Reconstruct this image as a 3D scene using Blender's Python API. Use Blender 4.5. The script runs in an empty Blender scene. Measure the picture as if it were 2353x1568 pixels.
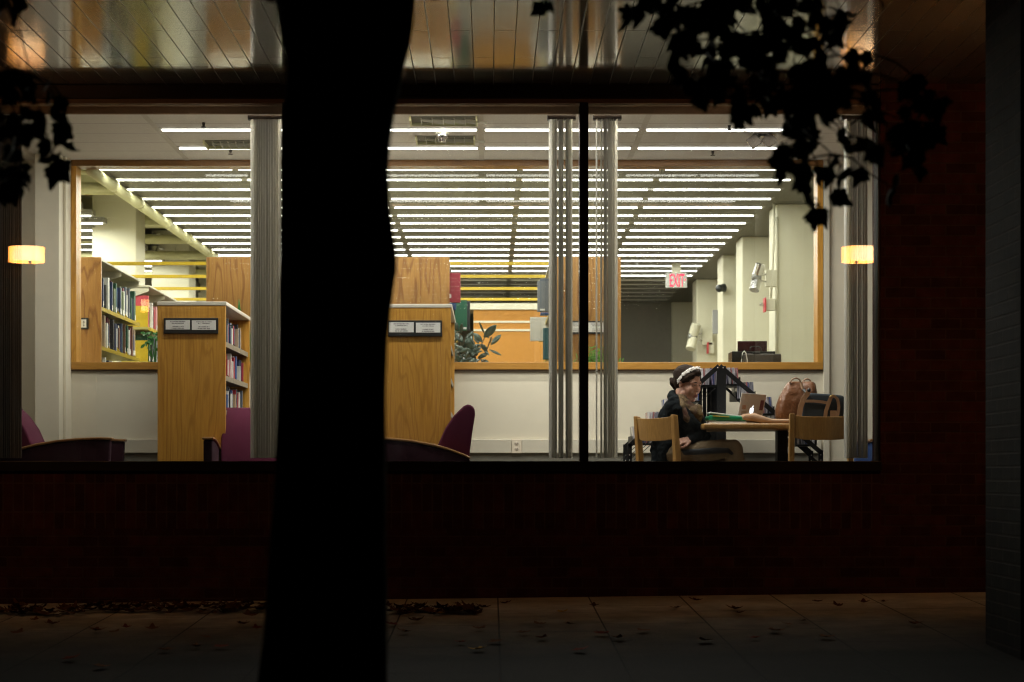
import bpy, math, random
from mathutils import Vector, Matrix
R = random.Random(7)
C = bpy.context.scene.collection
SC = bpy.context.scene
rad = math.radians

# ------------------------------------------------------------ camera, world, exposure
F, CX, HY, CZ = 4000.0, 1127.0, 1085.0, 0.84      # focal length and horizon in photo units (2353 wide)
cam = bpy.data.cameras.new('camera'); camo = bpy.data.objects.new('camera', cam); C.objects.link(camo)
camo.location = (0, 0, CZ); camo.rotation_euler = (rad(90), 0, 0)
cam.sensor_width = 36; cam.lens = 36 * F / 2353
cam.shift_x = (1176.5 - CX) / 2353; cam.shift_y = (HY - 784) / 2353
cam.clip_start = 0.1; cam.clip_end = 500
cam.dof.use_dof = True; cam.dof.focus_distance = 12.7; cam.dof.aperture_fstop = 3.0
SC.camera = camo
w = bpy.data.worlds.new('World'); SC.world = w; w.use_nodes = True
w.node_tree.nodes['Background'].inputs[0].default_value = (.012, .014, .022, 1)
w.node_tree.nodes['Background'].inputs[1].default_value = .05
SC.view_settings.view_transform = 'Standard'; SC.view_settings.look = 'None'
SC.view_settings.exposure = 0.0; SC.view_settings.gamma = 1
cy = SC.cycles
cy.use_denoising = True; cy.denoising_prefilter = 'ACCURATE'; cy.denoising_input_passes = 'RGB_ALBEDO_NORMAL'; cy.max_bounces = 9; cy.diffuse_bounces = 5; cy.glossy_bounces = 5
cy.transparent_max_bounces = 24; cy.transmission_bounces = 8
cy.caustics_reflective = True; cy.blur_glossy = 0.6; cy.caustics_refractive = False; cy.sample_clamp_indirect = 40; cy.sample_clamp_direct = 9
cy.use_adaptive_sampling = False; cy.filter_width = 1.2
try: cy.use_light_tree = True
except Exception: pass

# ------------------------------------------------------------ helpers
def PX(px, D): return (px - CX) * D / F
def PZ(py, D): return CZ + (HY - py) * D / F
def P(px, py, D): return Vector((PX(px, D), D, PZ(py, D)))
ORG = {}
def tag(o, label=None, cat=None, group=None, kind=None):
    for k, v in (('label', label), ('category', cat), ('group', group), ('kind', kind)):
        if v: o[k] = v
    return o
def empty(name, loc, label, cat, group=None, rz=0):
    o = bpy.data.objects.new(name, None); C.objects.link(o); o.location = loc; o.rotation_euler = (0, 0, rz)
    o.empty_display_size = .1
    ORG[o.name] = Vector(loc); return tag(o, label, cat, group)
def frame(d, up=(0, 0, 1)):
    z = Vector(d).normalized(); u = Vector(up)
    if abs(z.dot(u)) > .98: u = Vector((1, 0, 0))
    x = u.cross(z).normalized(); y = z.cross(x)
    return x, y, z
def rotm(x, y, z): return Matrix((x, y, z)).transposed()
def Rz(a): return Matrix.Rotation(a, 3, 'Z')
class MB:
    def __init__(s): s.v = []; s.f = []; s.m = []
    def add(s, vs, fs, mi=0):
        b = len(s.v); s.v += [Vector(v) for v in vs]
        s.f += [tuple(b + i for i in f) for f in fs]; s.m += [mi] * len(fs); return s
    def box(s, x0, x1, y0, y1, z0, z1, mi=0):
        return s.add([(x0,y0,z0),(x1,y0,z0),(x1,y1,z0),(x0,y1,z0),(x0,y0,z1),(x1,y0,z1),(x1,y1,z1),(x0,y1,z1)],
                     [(3,2,1,0),(4,5,6,7),(0,1,5,4),(1,2,6,5),(2,3,7,6),(3,0,4,7)], mi)
    def obox(s, c, size, M, mi=0):
        c = Vector(c); h = Vector(size) / 2; vs = []
        for a, b, d in ((-1,-1,-1),(1,-1,-1),(1,1,-1),(-1,1,-1),(-1,-1,1),(1,-1,1),(1,1,1),(-1,1,1)):
            vs.append(c + M @ Vector((a*h.x, b*h.y, d*h.z)))
        return s.add(vs, [(3,2,1,0),(4,5,6,7),(0,1,5,4),(1,2,6,5),(2,3,7,6),(3,0,4,7)], mi)
    def tube(s, pts, r, n=8, mi=0, flat=1.0, up=(0, 0, 1)):
        pts = [Vector(p) for p in pts]; k = len(pts)
        rs = r if isinstance(r, (list, tuple)) else [r] * k
        vs = []; fs = []
        for i, p in enumerate(pts):
            d = pts[min(i+1, k-1)] - pts[max(i-1, 0)]
            x, y, z = frame(d, up)
            for j in range(n):
                a = 2*math.pi*j/n
                vs.append(p + x*math.cos(a)*rs[i] + y*math.sin(a)*rs[i]*flat)
        for i in range(k-1):
            for j in range(n):
                fs.append((i*n+j, i*n+(j+1) % n, (i+1)*n+(j+1) % n, (i+1)*n+j))
        fs.append(tuple(range(n-1, -1, -1))); fs.append(tuple((k-1)*n+j for j in range(n)))
        return s.add(vs, fs, mi)
    def ell(s, c, rd, M=None, nu=16, nv=10, mi=0):
        c = Vector(c); M = M or Matrix.Identity(3); vs = [c + M @ Vector((0, 0, rd[2]))]; fs = []
        for i in range(1, nv):
            t = math.pi*i/nv
            for j in range(nu):
                a = 2*math.pi*j/nu
                vs.append(c + M @ Vector((rd[0]*math.sin(t)*math.cos(a), rd[1]*math.sin(t)*math.sin(a), rd[2]*math.cos(t))))
        vs.append(c - M @ Vector((0, 0, rd[2])))
        for j in range(nu): fs.append((0, 1+j, 1+(j+1) % nu))
        for i in range(nv-2):
            for j in range(nu):
                a = 1+i*nu+j; b = 1+i*nu+(j+1) % nu
                fs.append((a, a+nu, b+nu, b))
        e = len(vs)-1
        for j in range(nu): fs.append((e, e-nu+(j+1) % nu, e-nu+j))
        return s.add(vs, fs, mi)
    def cone(s, p0, r0, p1, r1, n=14):
        p0 = Vector(p0); p1 = Vector(p1)
        s.ell(p0, (r0,)*3, nu=n, nv=8); s.ell(p1, (r1,)*3, nu=n, nv=8)
        return s.tube([p0, p1], [r0, r1], n)
    def chain(s, pts):
        for a, b in zip(pts, pts[1:]): s.cone(a[0], a[1], b[0], b[1])
        return s
    def prism(s, poly, o, u, v, wv, mi=0):
        o, u, v, wv = Vector(o), Vector(u), Vector(v), Vector(wv); n = len(poly)
        a = [o + u*p[0] + v*p[1] for p in poly]; b = [q + wv for q in a]
        fs = [tuple(range(n-1, -1, -1)), tuple(range(n, 2*n))]
        fs += [(i, (i+1) % n, n+(i+1) % n, n+i) for i in range(n)]
        return s.add(a+b, fs, mi)
    def build(s, name, mats, parent=None, label=None, cat=None, group=None, kind=None, smooth=False, bevel=0, seg=2,
              remesh=0, sm=0, local=False, fix=True):
        me = bpy.data.meshes.new(name)
        if parent is not None: o0 = ORG[parent.name]
        elif local or kind == 'structure': o0 = Vector((0, 0, 0))
        else:
            n = len(s.v)
            o0 = Vector((sum(v.x for v in s.v)/n, sum(v.y for v in s.v)/n, min(v.z for v in s.v)))
        if local: o0 = Vector((0, 0, 0))
        me.from_pydata([v - o0 for v in s.v], [], s.f)
        if not isinstance(mats, (list, tuple)): mats = [mats]
        for m in mats: me.materials.append(m)
        me.polygons.foreach_set('material_index', s.m)
        if smooth: me.polygons.foreach_set('use_smooth', [True]*len(s.f))
        me.update()
        o = bpy.data.objects.new(name, me); C.objects.link(o)
        if parent is not None: o.parent = parent
        else: o.location = o0
        ORG[o.name] = o0
        if bevel:
            b = o.modifiers.new('bevel', 'BEVEL'); b.width = bevel; b.segments = seg; b.limit_method = 'ANGLE'; b.angle_limit = rad(35)
        if remesh:
            b = o.modifiers.new('remesh', 'REMESH'); b.mode = 'VOXEL'; b.voxel_size = remesh; b.use_smooth_shade = True
        if sm:
            b = o.modifiers.new('smooth', 'SMOOTH'); b.factor = .5; b.iterations = sm
        return tag(o, label, cat, group, kind)
def copy_tree(o, loc=None, rz=None, parent=None):
    c = o.copy(); C.objects.link(c)
    ORG[c.name] = ORG.get(o.name, Vector((0,0,0)))
    if parent is not None: c.parent = parent
    if loc is not None: c.location = loc
    if rz is not None: c.rotation_euler = (0, 0, rz)
    for ch in list(o.children): copy_tree(ch, parent=c)
    return c

# ------------------------------------------------------------ materials
class NT:
    def __init__(s, name):
        s.m = bpy.data.materials.new(name); s.m.use_nodes = True; s.t = s.m.node_tree
        s.p = s.t.nodes['Principled BSDF']; s.out = s.t.nodes['Material Output']
    def n(s, typ, **kw):
        nd = s.t.nodes.new(typ)
        for k, v in kw.items(): setattr(nd, k, v)
        return nd
    def l(s, a, b): s.t.links.new(a, b)
    def coords(s, scale=(1, 1, 1), rnd=True, rot=(0, 0, 0)):
        tc = s.n('ShaderNodeTexCoord'); mp = s.n('ShaderNodeMapping')
        mp.inputs['Scale'].default_value = scale; mp.inputs['Rotation'].default_value = rot
        if rnd:
            oi = s.n('ShaderNodeObjectInfo'); ml = s.n('ShaderNodeMath', operation='MULTIPLY'); ml.inputs[1].default_value = 37
            s.l(oi.outputs['Random'], ml.inputs[0])
            ad = s.n('ShaderNodeVectorMath', operation='ADD'); s.l(tc.outputs['Object'], ad.inputs[0]); s.l(ml.outputs[0], ad.inputs[1])
            s.l(ad.outputs[0], mp.inputs['Vector'])
        else: s.l(tc.outputs['Object'], mp.inputs['Vector'])
        return mp.outputs[0]
    def noise(s, vec, scale, detail=4, rough=.55, dist=0):
        nd = s.n('ShaderNodeTexNoise'); nd.inputs['Scale'].default_value = scale; nd.inputs['Detail'].default_value = detail
        nd.inputs['Roughness'].default_value = rough; nd.inputs['Distortion'].default_value = dist
        s.l(vec, nd.inputs['Vector']); return nd.outputs[0]
    def ramp(s, fac, stops):
        r = s.n('ShaderNodeValToRGB'); e = r.color_ramp.elements
        while len(e) < len(stops): e.new(.5)
        for el, (p, c) in zip(e, stops): el.position = p; el.color = (*c, 1) if len(c) == 3 else c
        s.l(fac, r.inputs[0]); return r.outputs[0]
    def mix(s, fac, a, b, bt='MIX'):
        m = s.n('ShaderNodeMixRGB', blend_type=bt)
        for sock, val in ((m.inputs[0], fac), (m.inputs[1], a), (m.inputs[2], b)):
            if isinstance(val, (int, float)): sock.default_value = val
            elif isinstance(val, tuple): sock.default_value = (*val, 1)
            else: s.l(val, sock)
        return m.outputs[0]
    def bump(s, h, strength=.3, dist=.01):
        b = s.n('ShaderNodeBump'); b.inputs['Strength'].default_value = strength; b.inputs['Distance'].default_value = dist
        s.l(h, b.inputs['Height']); s.l(b.outputs[0], s.p.inputs['Normal'])
    def set(s, **kw):
        for k, v in kw.items():
            sk = s.p.inputs[k.replace('_', ' ')]
            if isinstance(v, tuple): sk.default_value = (*v, 1)
            elif isinstance(v, (int, float)): sk.default_value = v
            else: s.l(v, sk)
        return s
def M(name, col, rough=.5, metal=0, spec=.5, var=.15, ns=14, bump=0, bs=60, bd=.002, stretch=(1, 1, 1), emis=None, es=0):
    t = NT(name); v = t.coords(stretch)
    c = t.mix(t.noise(v, ns, 5), tuple(max(0, x*(1-var)) for x in col), tuple(min(1, x*(1+var)) for x in col))
    t.set(Base_Color=c, Roughness=rough, Metallic=metal)
    t.p.inputs['Specular IOR Level'].default_value = spec
    if bump: t.bump(t.noise(v, bs, 3), bump, bd)
    if emis: t.set(Emission_Color=emis, Emission_Strength=es)
    return t.m
def oak(name, light, dark, axis='Z', rough=.38, cath=.55, sc=1.0):
    t = NT(name); a = .11
    s = {'Z': (1, 1, a), 'X': (a, 1, 1), 'Y': (1, a, 1)}[axis]
    v = t.coords(tuple(x*sc for x in s))
    w1 = t.n('ShaderNodeTexWave', wave_type='RINGS', rings_direction={'Z': 'X', 'X': 'Z', 'Y': 'X'}[axis])
    n0 = t.noise(v, 2.2, 3)
    wv = t.n('ShaderNodeVectorMath', operation='ADD')
    sc0 = t.n('ShaderNodeVectorMath', operation='SCALE'); sc0.inputs['Scale'].default_value = .55
    nn = t.n('ShaderNodeTexNoise'); nn.inputs['Scale'].default_value = 3.0; nn.inputs['Detail'].default_value = 3; t.l(v, nn.inputs['Vector'])
    t.l(nn.outputs['Color'], sc0.inputs[0]); t.l(v, wv.inputs[0]); t.l(sc0.outputs[0], wv.inputs[1]); t.l(wv.outputs[0], w1.inputs['Vector'])
    w1.inputs['Scale'].default_value = 11; w1.inputs['Distortion'].default_value = 2.5; w1.inputs['Detail'].default_value = 3; w1.inputs['Detail Scale'].default_value = 1.5
    fine = t.noise(t.coords(tuple(x*y for x, y in zip({'Z': (1,1,.035), 'X': (.035,1,1), 'Y': (1,.035,1)}[axis], (1,1,1)))), 130, 4)
    f1 = t.ramp(w1.outputs['Fac'], [(0, (1,1,1)), (.13, (.45,.45,.45)), (.3, (.08,.08,.08)), (.6, (0,0,0)), (1, (.1,.1,.1))])
    f2 = t.ramp(fine, [(.42, (1,1,1)), (.6, (0,0,0))])
    mid = tuple((x*.55+y*.45) for x, y in zip(light, dark))
    c = t.mix(n0, light, mid)
    k1 = t.n('ShaderNodeMath', operation='MULTIPLY'); t.l(f1, k1.inputs[0]); k1.inputs[1].default_value = cath
    c = t.mix(k1.outputs[0], c, dark)
    k2 = t.n('ShaderNodeMath', operation='MULTIPLY'); t.l(f2, k2.inputs[0]); k2.inputs[1].default_value = .35
    c = t.mix(k2.outputs[0], c, dark)
    t.set(Base_Color=c, Roughness=rough); t.bump(fine, .12, .001)
    return t.m
def brick(name, c1, c2, mort, U, V, bw, rh, off=.5, ms=.006):
    t = NT(name); tc = t.n('ShaderNodeTexCoord'); sp = t.n('ShaderNodeSeparateXYZ'); cb = t.n('ShaderNodeCombineXYZ')
    t.l(tc.outputs['Object'], sp.inputs[0]); t.l(sp.outputs[U], cb.inputs[0]); t.l(sp.outputs[V], cb.inputs[1])
    b = t.n('ShaderNodeTexBrick', offset=off); b.inputs['Scale'].default_value = 1
    b.inputs['Brick Width'].default_value = bw; b.inputs['Row Height'].default_value = rh
    b.inputs['Mortar Size'].default_value = ms; b.inputs['Mortar Smooth'].default_value = .3; b.inputs['Bias'].default_value = 0
    t.l(cb.outputs[0], b.inputs['Vector'])
    for i, c in (('Color1', c1), ('Color2', c2), ('Mortar', mort)): b.inputs[i].default_value = (*c, 1)
    nz = t.noise(tc.outputs['Object'], 9, 5); c = t.mix(.8, b.outputs['Color'], t.ramp(nz, [(.3, (.55,.5,.5)), (.7, (1.1,1.1,1.1))]), 'MULTIPLY')
    t.set(Base_Color=c, Roughness=.9); t.p.inputs['Specular IOR Level'].default_value = .08
    h = t.n('ShaderNodeMath', operation='SUBTRACT'); h.inputs[0].default_value = 1; t.l(b.outputs['Fac'], h.inputs[1])
    h2 = t.n('ShaderNodeMath', operation='MULTIPLY_ADD'); t.l(t.noise(tc.outputs['Object'], 70, 3), h2.inputs[0]); h2.inputs[1].default_value = .25; t.l(h.outputs[0], h2.inputs[2])
    t.bump(h2.outputs[0], .7, .005)
    return t.m
def glass(name, ior=1.5, boost=1.0, tint=(1, 1, 1), dust=.008):
    t = NT(name); t.t.nodes.remove(t.p)
    fr = t.n('ShaderNodeFresnel'); fr.inputs['IOR'].default_value = ior
    tr = t.n('ShaderNodeBsdfTransparent'); tr.inputs[0].default_value = (*tint, 1)
    gl = t.n('ShaderNodeBsdfGlossy'); gl.inputs['Roughness'].default_value = .004
    mx = t.n('ShaderNodeMixShader'); ml = t.n('ShaderNodeMath', operation='MULTIPLY', use_clamp=True); ml.inputs[1].default_value = boost
    t.l(fr.outputs[0], ml.inputs[0]); t.l(ml.outputs[0], mx.inputs[0]); t.l(tr.outputs[0], mx.inputs[1]); t.l(gl.outputs[0], mx.inputs[2])
    v = t.coords((1, 1, .35), False); df = t.n('ShaderNodeBsdfTranslucent'); df.inputs[0].default_value = (.8, .8, .78, 1); m2 = t.n('ShaderNodeMixShader')      # wiped dust on the pane
    t.l(t.ramp(t.noise(v, 5, 8, .7, .6), [(.5, (0, 0, 0)), (.78, (dust,)*3)]), m2.inputs[0]); t.l(mx.outputs[0], m2.inputs[1]); t.l(df.outputs[0], m2.inputs[2])
    t.l(m2.outputs[0], t.out.inputs[0]); return t.m
def emit(name, col, s):
    t = NT(name); t.set(Base_Color=(.8, .8, .8), Emission_Color=col, Emission_Strength=s); return t.m

m_brick = brick('red_brick', (.10, .027, .023), (.055, .018, .016), (.085, .045, .034), 'X', 'Z', .2017, .069)
m_soldier = brick('soldier_brick', (.10, .027, .023), (.055, .019, .017), (.10, .055, .04), 'Z', 'X', .1915, .0681, 0)
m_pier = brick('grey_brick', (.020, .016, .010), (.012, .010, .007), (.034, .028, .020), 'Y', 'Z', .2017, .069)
m_bronze = M('dark_bronze', (.022, .014, .011), .45, .6, bump=.05)
m_valance = M('brown_board', (.16, .085, .04), .6, stretch=(.1, 1, 1), ns=10)
m_cream = M('cream_paint', (.62, .57, .45), .75, var=.04, bump=.15, bs=220, bd=.001)
m_cream2 = M('column_paint', (.57, .545, .42), .7, var=.04, bump=.1, bs=200, bd=.001)
m_olive = M('olive_paint', (.50, .48, .27), .6, var=.12, ns=6)
m_trim = M('cream_trim', (.56, .52, .42), .5, var=.04)
m_base = M('rubber_base', (.17, .16, .13), .5)
m_oak = oak('honey_oak', (.64, .335, .058), (.33, .145, .02), cath=.55)
m_oakw = oak('honey_oak_shelf_end', (.50, .26, .065), (.24, .10, .02), cath=.9, sc=1.0)
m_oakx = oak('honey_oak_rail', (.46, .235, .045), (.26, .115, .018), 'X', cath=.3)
m_oak_shaded = oak('shaded_oak_rail', (.27, .13, .032), (.15, .065, .014), 'X', cath=.3)  # rail oak darkened to paint in the dim light under the ceiling
m_chairoak = oak('chair_oak', (.40, .22, .065), (.20, .10, .028), cath=.25)
m_armwood = oak('arm_wood', (.36, .19, .07), (.2, .09, .03), 'X', cath=.2, rough=.3)
m_lam = M('cream_laminate', (.62, .58, .48), .35, var=.03)
m_yel = M('yellow_enamel', (.43, .30, .012), .4, var=.08)
m_shelf = M('olive_shelf_steel', (.36, .31, .10), .45, var=.1)
m_canopy = M('cream_steel', (.44, .42, .32), .5, var=.05)
m_dark = M('dark_ceiling', (.15, .142, .11), .8, var=.1)
m_house = M('fixture_steel', (.22, .21, .17), .5, var=.05)
m_brownsteel = M('brown_steel', (.10, .062, .038), .5)
m_black = M('black_steel', (.006, .006, .006), .5, 0, spec=.2, var=.3)
m_plast = M('black_plastic', (.018, .018, .017), .45)
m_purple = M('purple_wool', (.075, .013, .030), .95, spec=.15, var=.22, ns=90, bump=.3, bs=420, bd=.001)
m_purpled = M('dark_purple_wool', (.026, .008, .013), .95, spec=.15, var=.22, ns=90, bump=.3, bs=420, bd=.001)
m_blue = M('blue_upholstery', (.03, .06, .16), .9, spec=.2, var=.2, ns=90)
m_carpet = M('grey_carpet', (.20, .18, .14), .95, spec=.1, var=.25, ns=90, bump=.4, bs=300)
m_white = M('white_paper', (.75, .74, .71), .6, var=.04)
m_ink = M('printed_ink', (.16, .15, .15), .7)
m_slat_shaded = M('shaded_blind_slat', (.09, .068, .048), .6)  # slat colour darkened to stand for the unlit stack at the left
m_slat = M('blind_slat', (.73, .71, .66), .55, var=.05, stretch=(1, 1, .05), ns=60)
_t = m_slat.node_tree; _mx = _t.nodes.new('ShaderNodeMixShader'); _tl = _t.nodes.new('ShaderNodeBsdfTranslucent'); _tl.inputs[0].default_value = (.72, .695, .63, 1); _mx.inputs[0].default_value = .68
_t.links.new(_t.nodes['Principled BSDF'].outputs[0], _mx.inputs[1]); _t.links.new(_tl.outputs[0], _mx.inputs[2]); _t.links.new(_mx.outputs[0], _t.nodes['Material Output'].inputs[0])
m_chrome = M('chrome', (.7, .7, .7), .18, 1, var=.03)
m_red = M('red_enamel', (.5, .04, .05), .4)
m_tube = emit('fluorescent_tube', (1.0, .965, .90), 9.0); m_tube.cycles.emission_sampling = 'NONE'; m_tube2 = m_tube
m_tubeoff = M('unlit_tube', (.72, .70, .62), .4, var=.03)
m_glass = glass('window_glass', 1.5, 1.6, (.96, .97, .96))
m_glass2 = glass('inner_glass', 1.5, .9, (.97, .98, .97), .004)
# ------------------------------------------------------------ ground and floors
def gz(x, y): return .012*x - .034*(11.6 - y)            # the pavement rises a little towards the wall and to the right
tg = NT('paving_slabs'); tc = tg.n('ShaderNodeTexCoord'); sp = tg.n('ShaderNodeSeparateXYZ'); cb = tg.n('ShaderNodeCombineXYZ')
tg.l(tc.outputs['Object'], sp.inputs[0]); ax = tg.n('ShaderNodeMath', operation='SUBTRACT'); ax.inputs[1].default_value = .049
tg.l(sp.outputs['X'], ax.inputs[0]); tg.l(sp.outputs['Y'], cb.inputs[0]); tg.l(ax.outputs[0], cb.inputs[1])
bt = tg.n('ShaderNodeTexBrick', offset=.37); bt.inputs['Scale'].default_value = 1; bt.inputs['Brick Width'].default_value = .92; bt.inputs['Row Height'].default_value = .604
bt.inputs['Mortar Size'].default_value = .006; bt.inputs['Mortar Smooth'].default_value = .4
tg.l(cb.outputs[0], bt.inputs['Vector'])
for i, c in (('Color1', (.62, .56, .48)), ('Color2', (.52, .48, .42)), ('Mortar', (.13, .115, .09))): bt.inputs[i].default_value = (*c, 1)
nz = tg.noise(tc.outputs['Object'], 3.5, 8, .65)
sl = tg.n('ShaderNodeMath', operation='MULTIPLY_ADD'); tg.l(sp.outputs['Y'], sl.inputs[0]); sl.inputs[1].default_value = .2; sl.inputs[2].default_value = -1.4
wob = tg.n('ShaderNodeMath', operation='MULTIPLY_ADD'); tg.l(nz, wob.inputs[0]); wob.inputs[1].default_value = .11; tg.l(sl.outputs[0], wob.inputs[2])     # light falloff painted into the slabs, darkening away from the wall
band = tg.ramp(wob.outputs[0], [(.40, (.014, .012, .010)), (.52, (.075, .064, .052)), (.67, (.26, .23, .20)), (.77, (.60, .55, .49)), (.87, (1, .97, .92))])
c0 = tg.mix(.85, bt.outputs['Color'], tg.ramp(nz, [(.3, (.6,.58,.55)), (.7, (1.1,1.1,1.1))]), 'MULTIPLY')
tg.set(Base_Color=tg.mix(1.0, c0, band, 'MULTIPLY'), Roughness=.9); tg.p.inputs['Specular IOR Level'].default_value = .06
iv = tg.n('ShaderNodeMath', operation='MULTIPLY_ADD'); tg.l(bt.outputs['Fac'], iv.inputs[0]); iv.inputs[1].default_value = -1; tg.l(tg.noise(tc.outputs['Object'], 60, 4), iv.inputs[2])
tg.bump(iv.outputs[0], .6, .006)
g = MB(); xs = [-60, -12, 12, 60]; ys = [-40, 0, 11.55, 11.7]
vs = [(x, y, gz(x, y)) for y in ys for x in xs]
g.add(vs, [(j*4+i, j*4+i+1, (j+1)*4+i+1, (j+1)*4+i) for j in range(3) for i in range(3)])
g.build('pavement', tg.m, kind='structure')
FL = CZ - .393                                             # library floor level
fb = MB(); fb.box(-9, 5.5, 11.86, 31, FL-.1, FL); fb.build('library_floor', m_carpet, kind='structure')

# ------------------------------------------------------------ brick front of the library
DF = 11.6; SOF = CZ + 2.587
SZ0, SZ1 = CZ + .006, CZ + .0725
fac = empty('brick_wall', (-1, DF, 0), 'dark red brick front of the library around and below the long window', 'wall')
b = MB(); b.box(-8, 2.60, DF, 11.85, -.6, CZ-.377); b.build('lower_wall', m_brick, fac)
b = MB(); b.box(-8, 2.60, DF-.002, 11.85, CZ-.377, SZ0); b.build('soldier_course', m_soldier, fac)
b = MB(); b.box(2.60, 6.5, DF-.001, 11.85, -.6, SOF); b.build('side_wall', m_brick, fac)
b = MB(); b.box(-8, -5.3, DF-.001, 11.85, SZ0, SOF); b.build('side_wall', m_brick, fac)
# glossy plank soffit of the overhang
ts = NT('glossy_soffit_planks'); tc = ts.n('ShaderNodeTexCoord'); sp = ts.n('ShaderNodeSeparateXYZ'); cb = ts.n('ShaderNodeCombineXYZ')
ts.l(tc.outputs['Object'], sp.inputs[0]); ts.l(sp.outputs['Y'], cb.inputs[0]); ts.l(sp.outputs['X'], cb.inputs[1])
bt = ts.n('ShaderNodeTexBrick', offset=.5); bt.inputs['Scale'].default_value = 1; bt.inputs['Brick Width'].default_value = 1.35; bt.inputs['Row Height'].default_value = .1285
bt.inputs['Mortar Size'].default_value = .0034; bt.inputs['Mortar Smooth'].default_value = .3
ts.l(cb.outputs[0], bt.inputs['Vector'])
for i, c in (('Color1', (.10, .085, .065)), ('Color2', (.08, .07, .055)), ('Mortar', (.03, .025, .02))): bt.inputs[i].default_value = (*c, 1)
mp = ts.coords((.6, 9, 1), False)
ro = ts.ramp(ts.noise(mp, 4, 4), [(.3, (.07,)*3), (.75, (.14,)*3)])
ts.set(Base_Color=bt.outputs['Color'], Roughness=ts.mix(bt.outputs['Fac'], ro, (.6, .6, .6)), IOR=2.05); ts.l(ts.ramp(bt.outputs['Fac'], [(0, (.5,)*3), (1, (.16,)*3)]), ts.p.inputs['Specular IOR Level'])
hh = ts.n('ShaderNodeMath', operation='MULTIPLY_ADD'); ts.l(bt.outputs['Fac'], hh.inputs[0]); hh.inputs[1].default_value = -1.5
ts.l(ts.noise(mp, 3, 4), hh.inputs[2]); ts.bump(hh.outputs[0], .09, .005)
b = MB(); b.box(-8, 6.5, 7.2, 11.85, SOF, SOF+.12)
b.build('soffit', ts.m, label='glossy plank soffit mirroring the lit reading room above the window', cat='soffit')
# brick columns carrying the overhang, with the lamps on their backs
def column(x0, x1, label):
    b = MB(); b.box(x0, x1, 8.47, 9.07, gz(x0, 8.5)-.3, SOF-.002)
    return b.build('brick_column', m_pier, label=label, cat='column', group='brick columns under the overhang')
column(2.58, 3.30, 'dim grey brick column at the right edge of the pavement')
column(-4.10, -3.38, 'brick column out past the left end of the window')
tl = NT('lamp_shade_glow'); gg = tl.n('ShaderNodeTexCoord'); vl = tl.n('ShaderNodeVectorMath', operation='LENGTH'); mp = tl.n('ShaderNodeMapping'); mp.inputs['Scale'].default_value = (1, 1, 1.3)
mp.inputs['Location'].default_value = (-.035, -.10, .02); tl.l(gg.outputs['Object'], mp.inputs[0]); tl.l(mp.outputs[0], vl.inputs[0])
tl.set(Base_Color=(.8, .5, .25), Emission_Color=tl.ramp(vl.outputs['Value'], [(.0, (1, .70, .40)), (.10, (1, .55, .24)), (.135, (.8, .36, .09)), (.17, (.55, .19, .03))]), Emission_Strength=32)
m_bulb = emit('bulb_glow', (1, .7, .36), 110)
def sconce(x, label):
    D, z = 9.3, CZ + 1.76
    e = empty('wall_lamp', (x, D, z-.07), label, 'lamp', 'orange lamps on the backs of the columns')
    b = MB(); n = 20
    for i in range(n):
        a0, a1 = 2*math.pi*i/n, 2*math.pi*(i+1)/n
        q = [(x+.145*math.cos(a), D+.145*math.sin(a)*.8) for a in (a0, a1)]; p = [(x+.141*math.cos(a), D+.141*math.sin(a)*.8) for a in (a0, a1)]
        b.add([(q[0][0], q[0][1], z-.06), (q[1][0], q[1][1], z-.06), (q[1][0], q[1][1], z+.06), (q[0][0], q[0][1], z+.06)], [(0,1,2,3)])
    sh = b.build('lamp_shade', tl.m, e, smooth=True)
    for v in sh.data.vertices: v.co.z -= .07
    sh.location = (0, 0, .07); ORG[sh.name] = Vector((x, D, z))
    b = MB(); b.ell((x+.03, D+.02, z-.015), (.03, .03, .04)); b.build('bulb', m_bulb, e, smooth=True)
    b = MB(); b.tube([(x, 9.07, z-.02), (x, 9.20, z-.05)], .012); b.box(x-.05, x+.05, 9.07, 9.085, z-.12, z+.05); b.build('wall_bracket', m_bronze, e)
sconce(2.985, 'orange glowing lamp on the back of the right column mirrored in the glass')
sconce(-3.755, 'orange glowing lamp on the back of the left column mirrored in the glass')

# ------------------------------------------------------------ the long window
win = empty('long_window', (-1, 11.65, SZ0), 'long street window with dark bronze frame and clear panes', 'window')
b = MB(); b.box(-5.3, 2.60, DF-.03, 11.9, SZ0, SZ1); b.build('window_sill', m_bronze, win, bevel=.004)
b = MB(); b.box(-5.3, 2.60, DF+.012, 11.74, CZ+2.497, SOF-.001); b.build('head_frame', m_bronze, win, bevel=.004)
b = MB(); b.box(-5.3, 2.60, DF+.045, 11.735, CZ+2.466, CZ+2.496); b.build('head_rail', m_valance, win)
muls = [.6246, -1.36, -3.34]
for x in muls:
    b = MB(); b.box(x-.0291, x+.0291, DF+.005, 11.76, SZ1, CZ+2.4655); b.build('mullion', m_bronze, win, bevel=.003)
for x0, x1 in ((2.589, 2.5995), (-5.299, -5.22)):
    b = MB(); b.box(x0, x1, DF+.02, 11.76, SZ1, CZ+2.4655); b.build('jamb', m_bronze, win)
ed = [-5.22] + sorted(muls) + [2.589]
for a, c in zip(ed, ed[1:]):
    b = MB(); b.box(a+.0292, c-(.0292 if c < 2 else 0), 11.692, 11.70, SZ1, CZ+2.4655); b.build('pane', m_glass, win)
b = MB(); b.box(-5.3, 4.2, 11.80, 11.825, CZ+2.428, SOF+.02)
b.build('valance_board', m_valance, label='brown wooden board over the top of the blinds inside the window', cat='valance')
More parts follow.
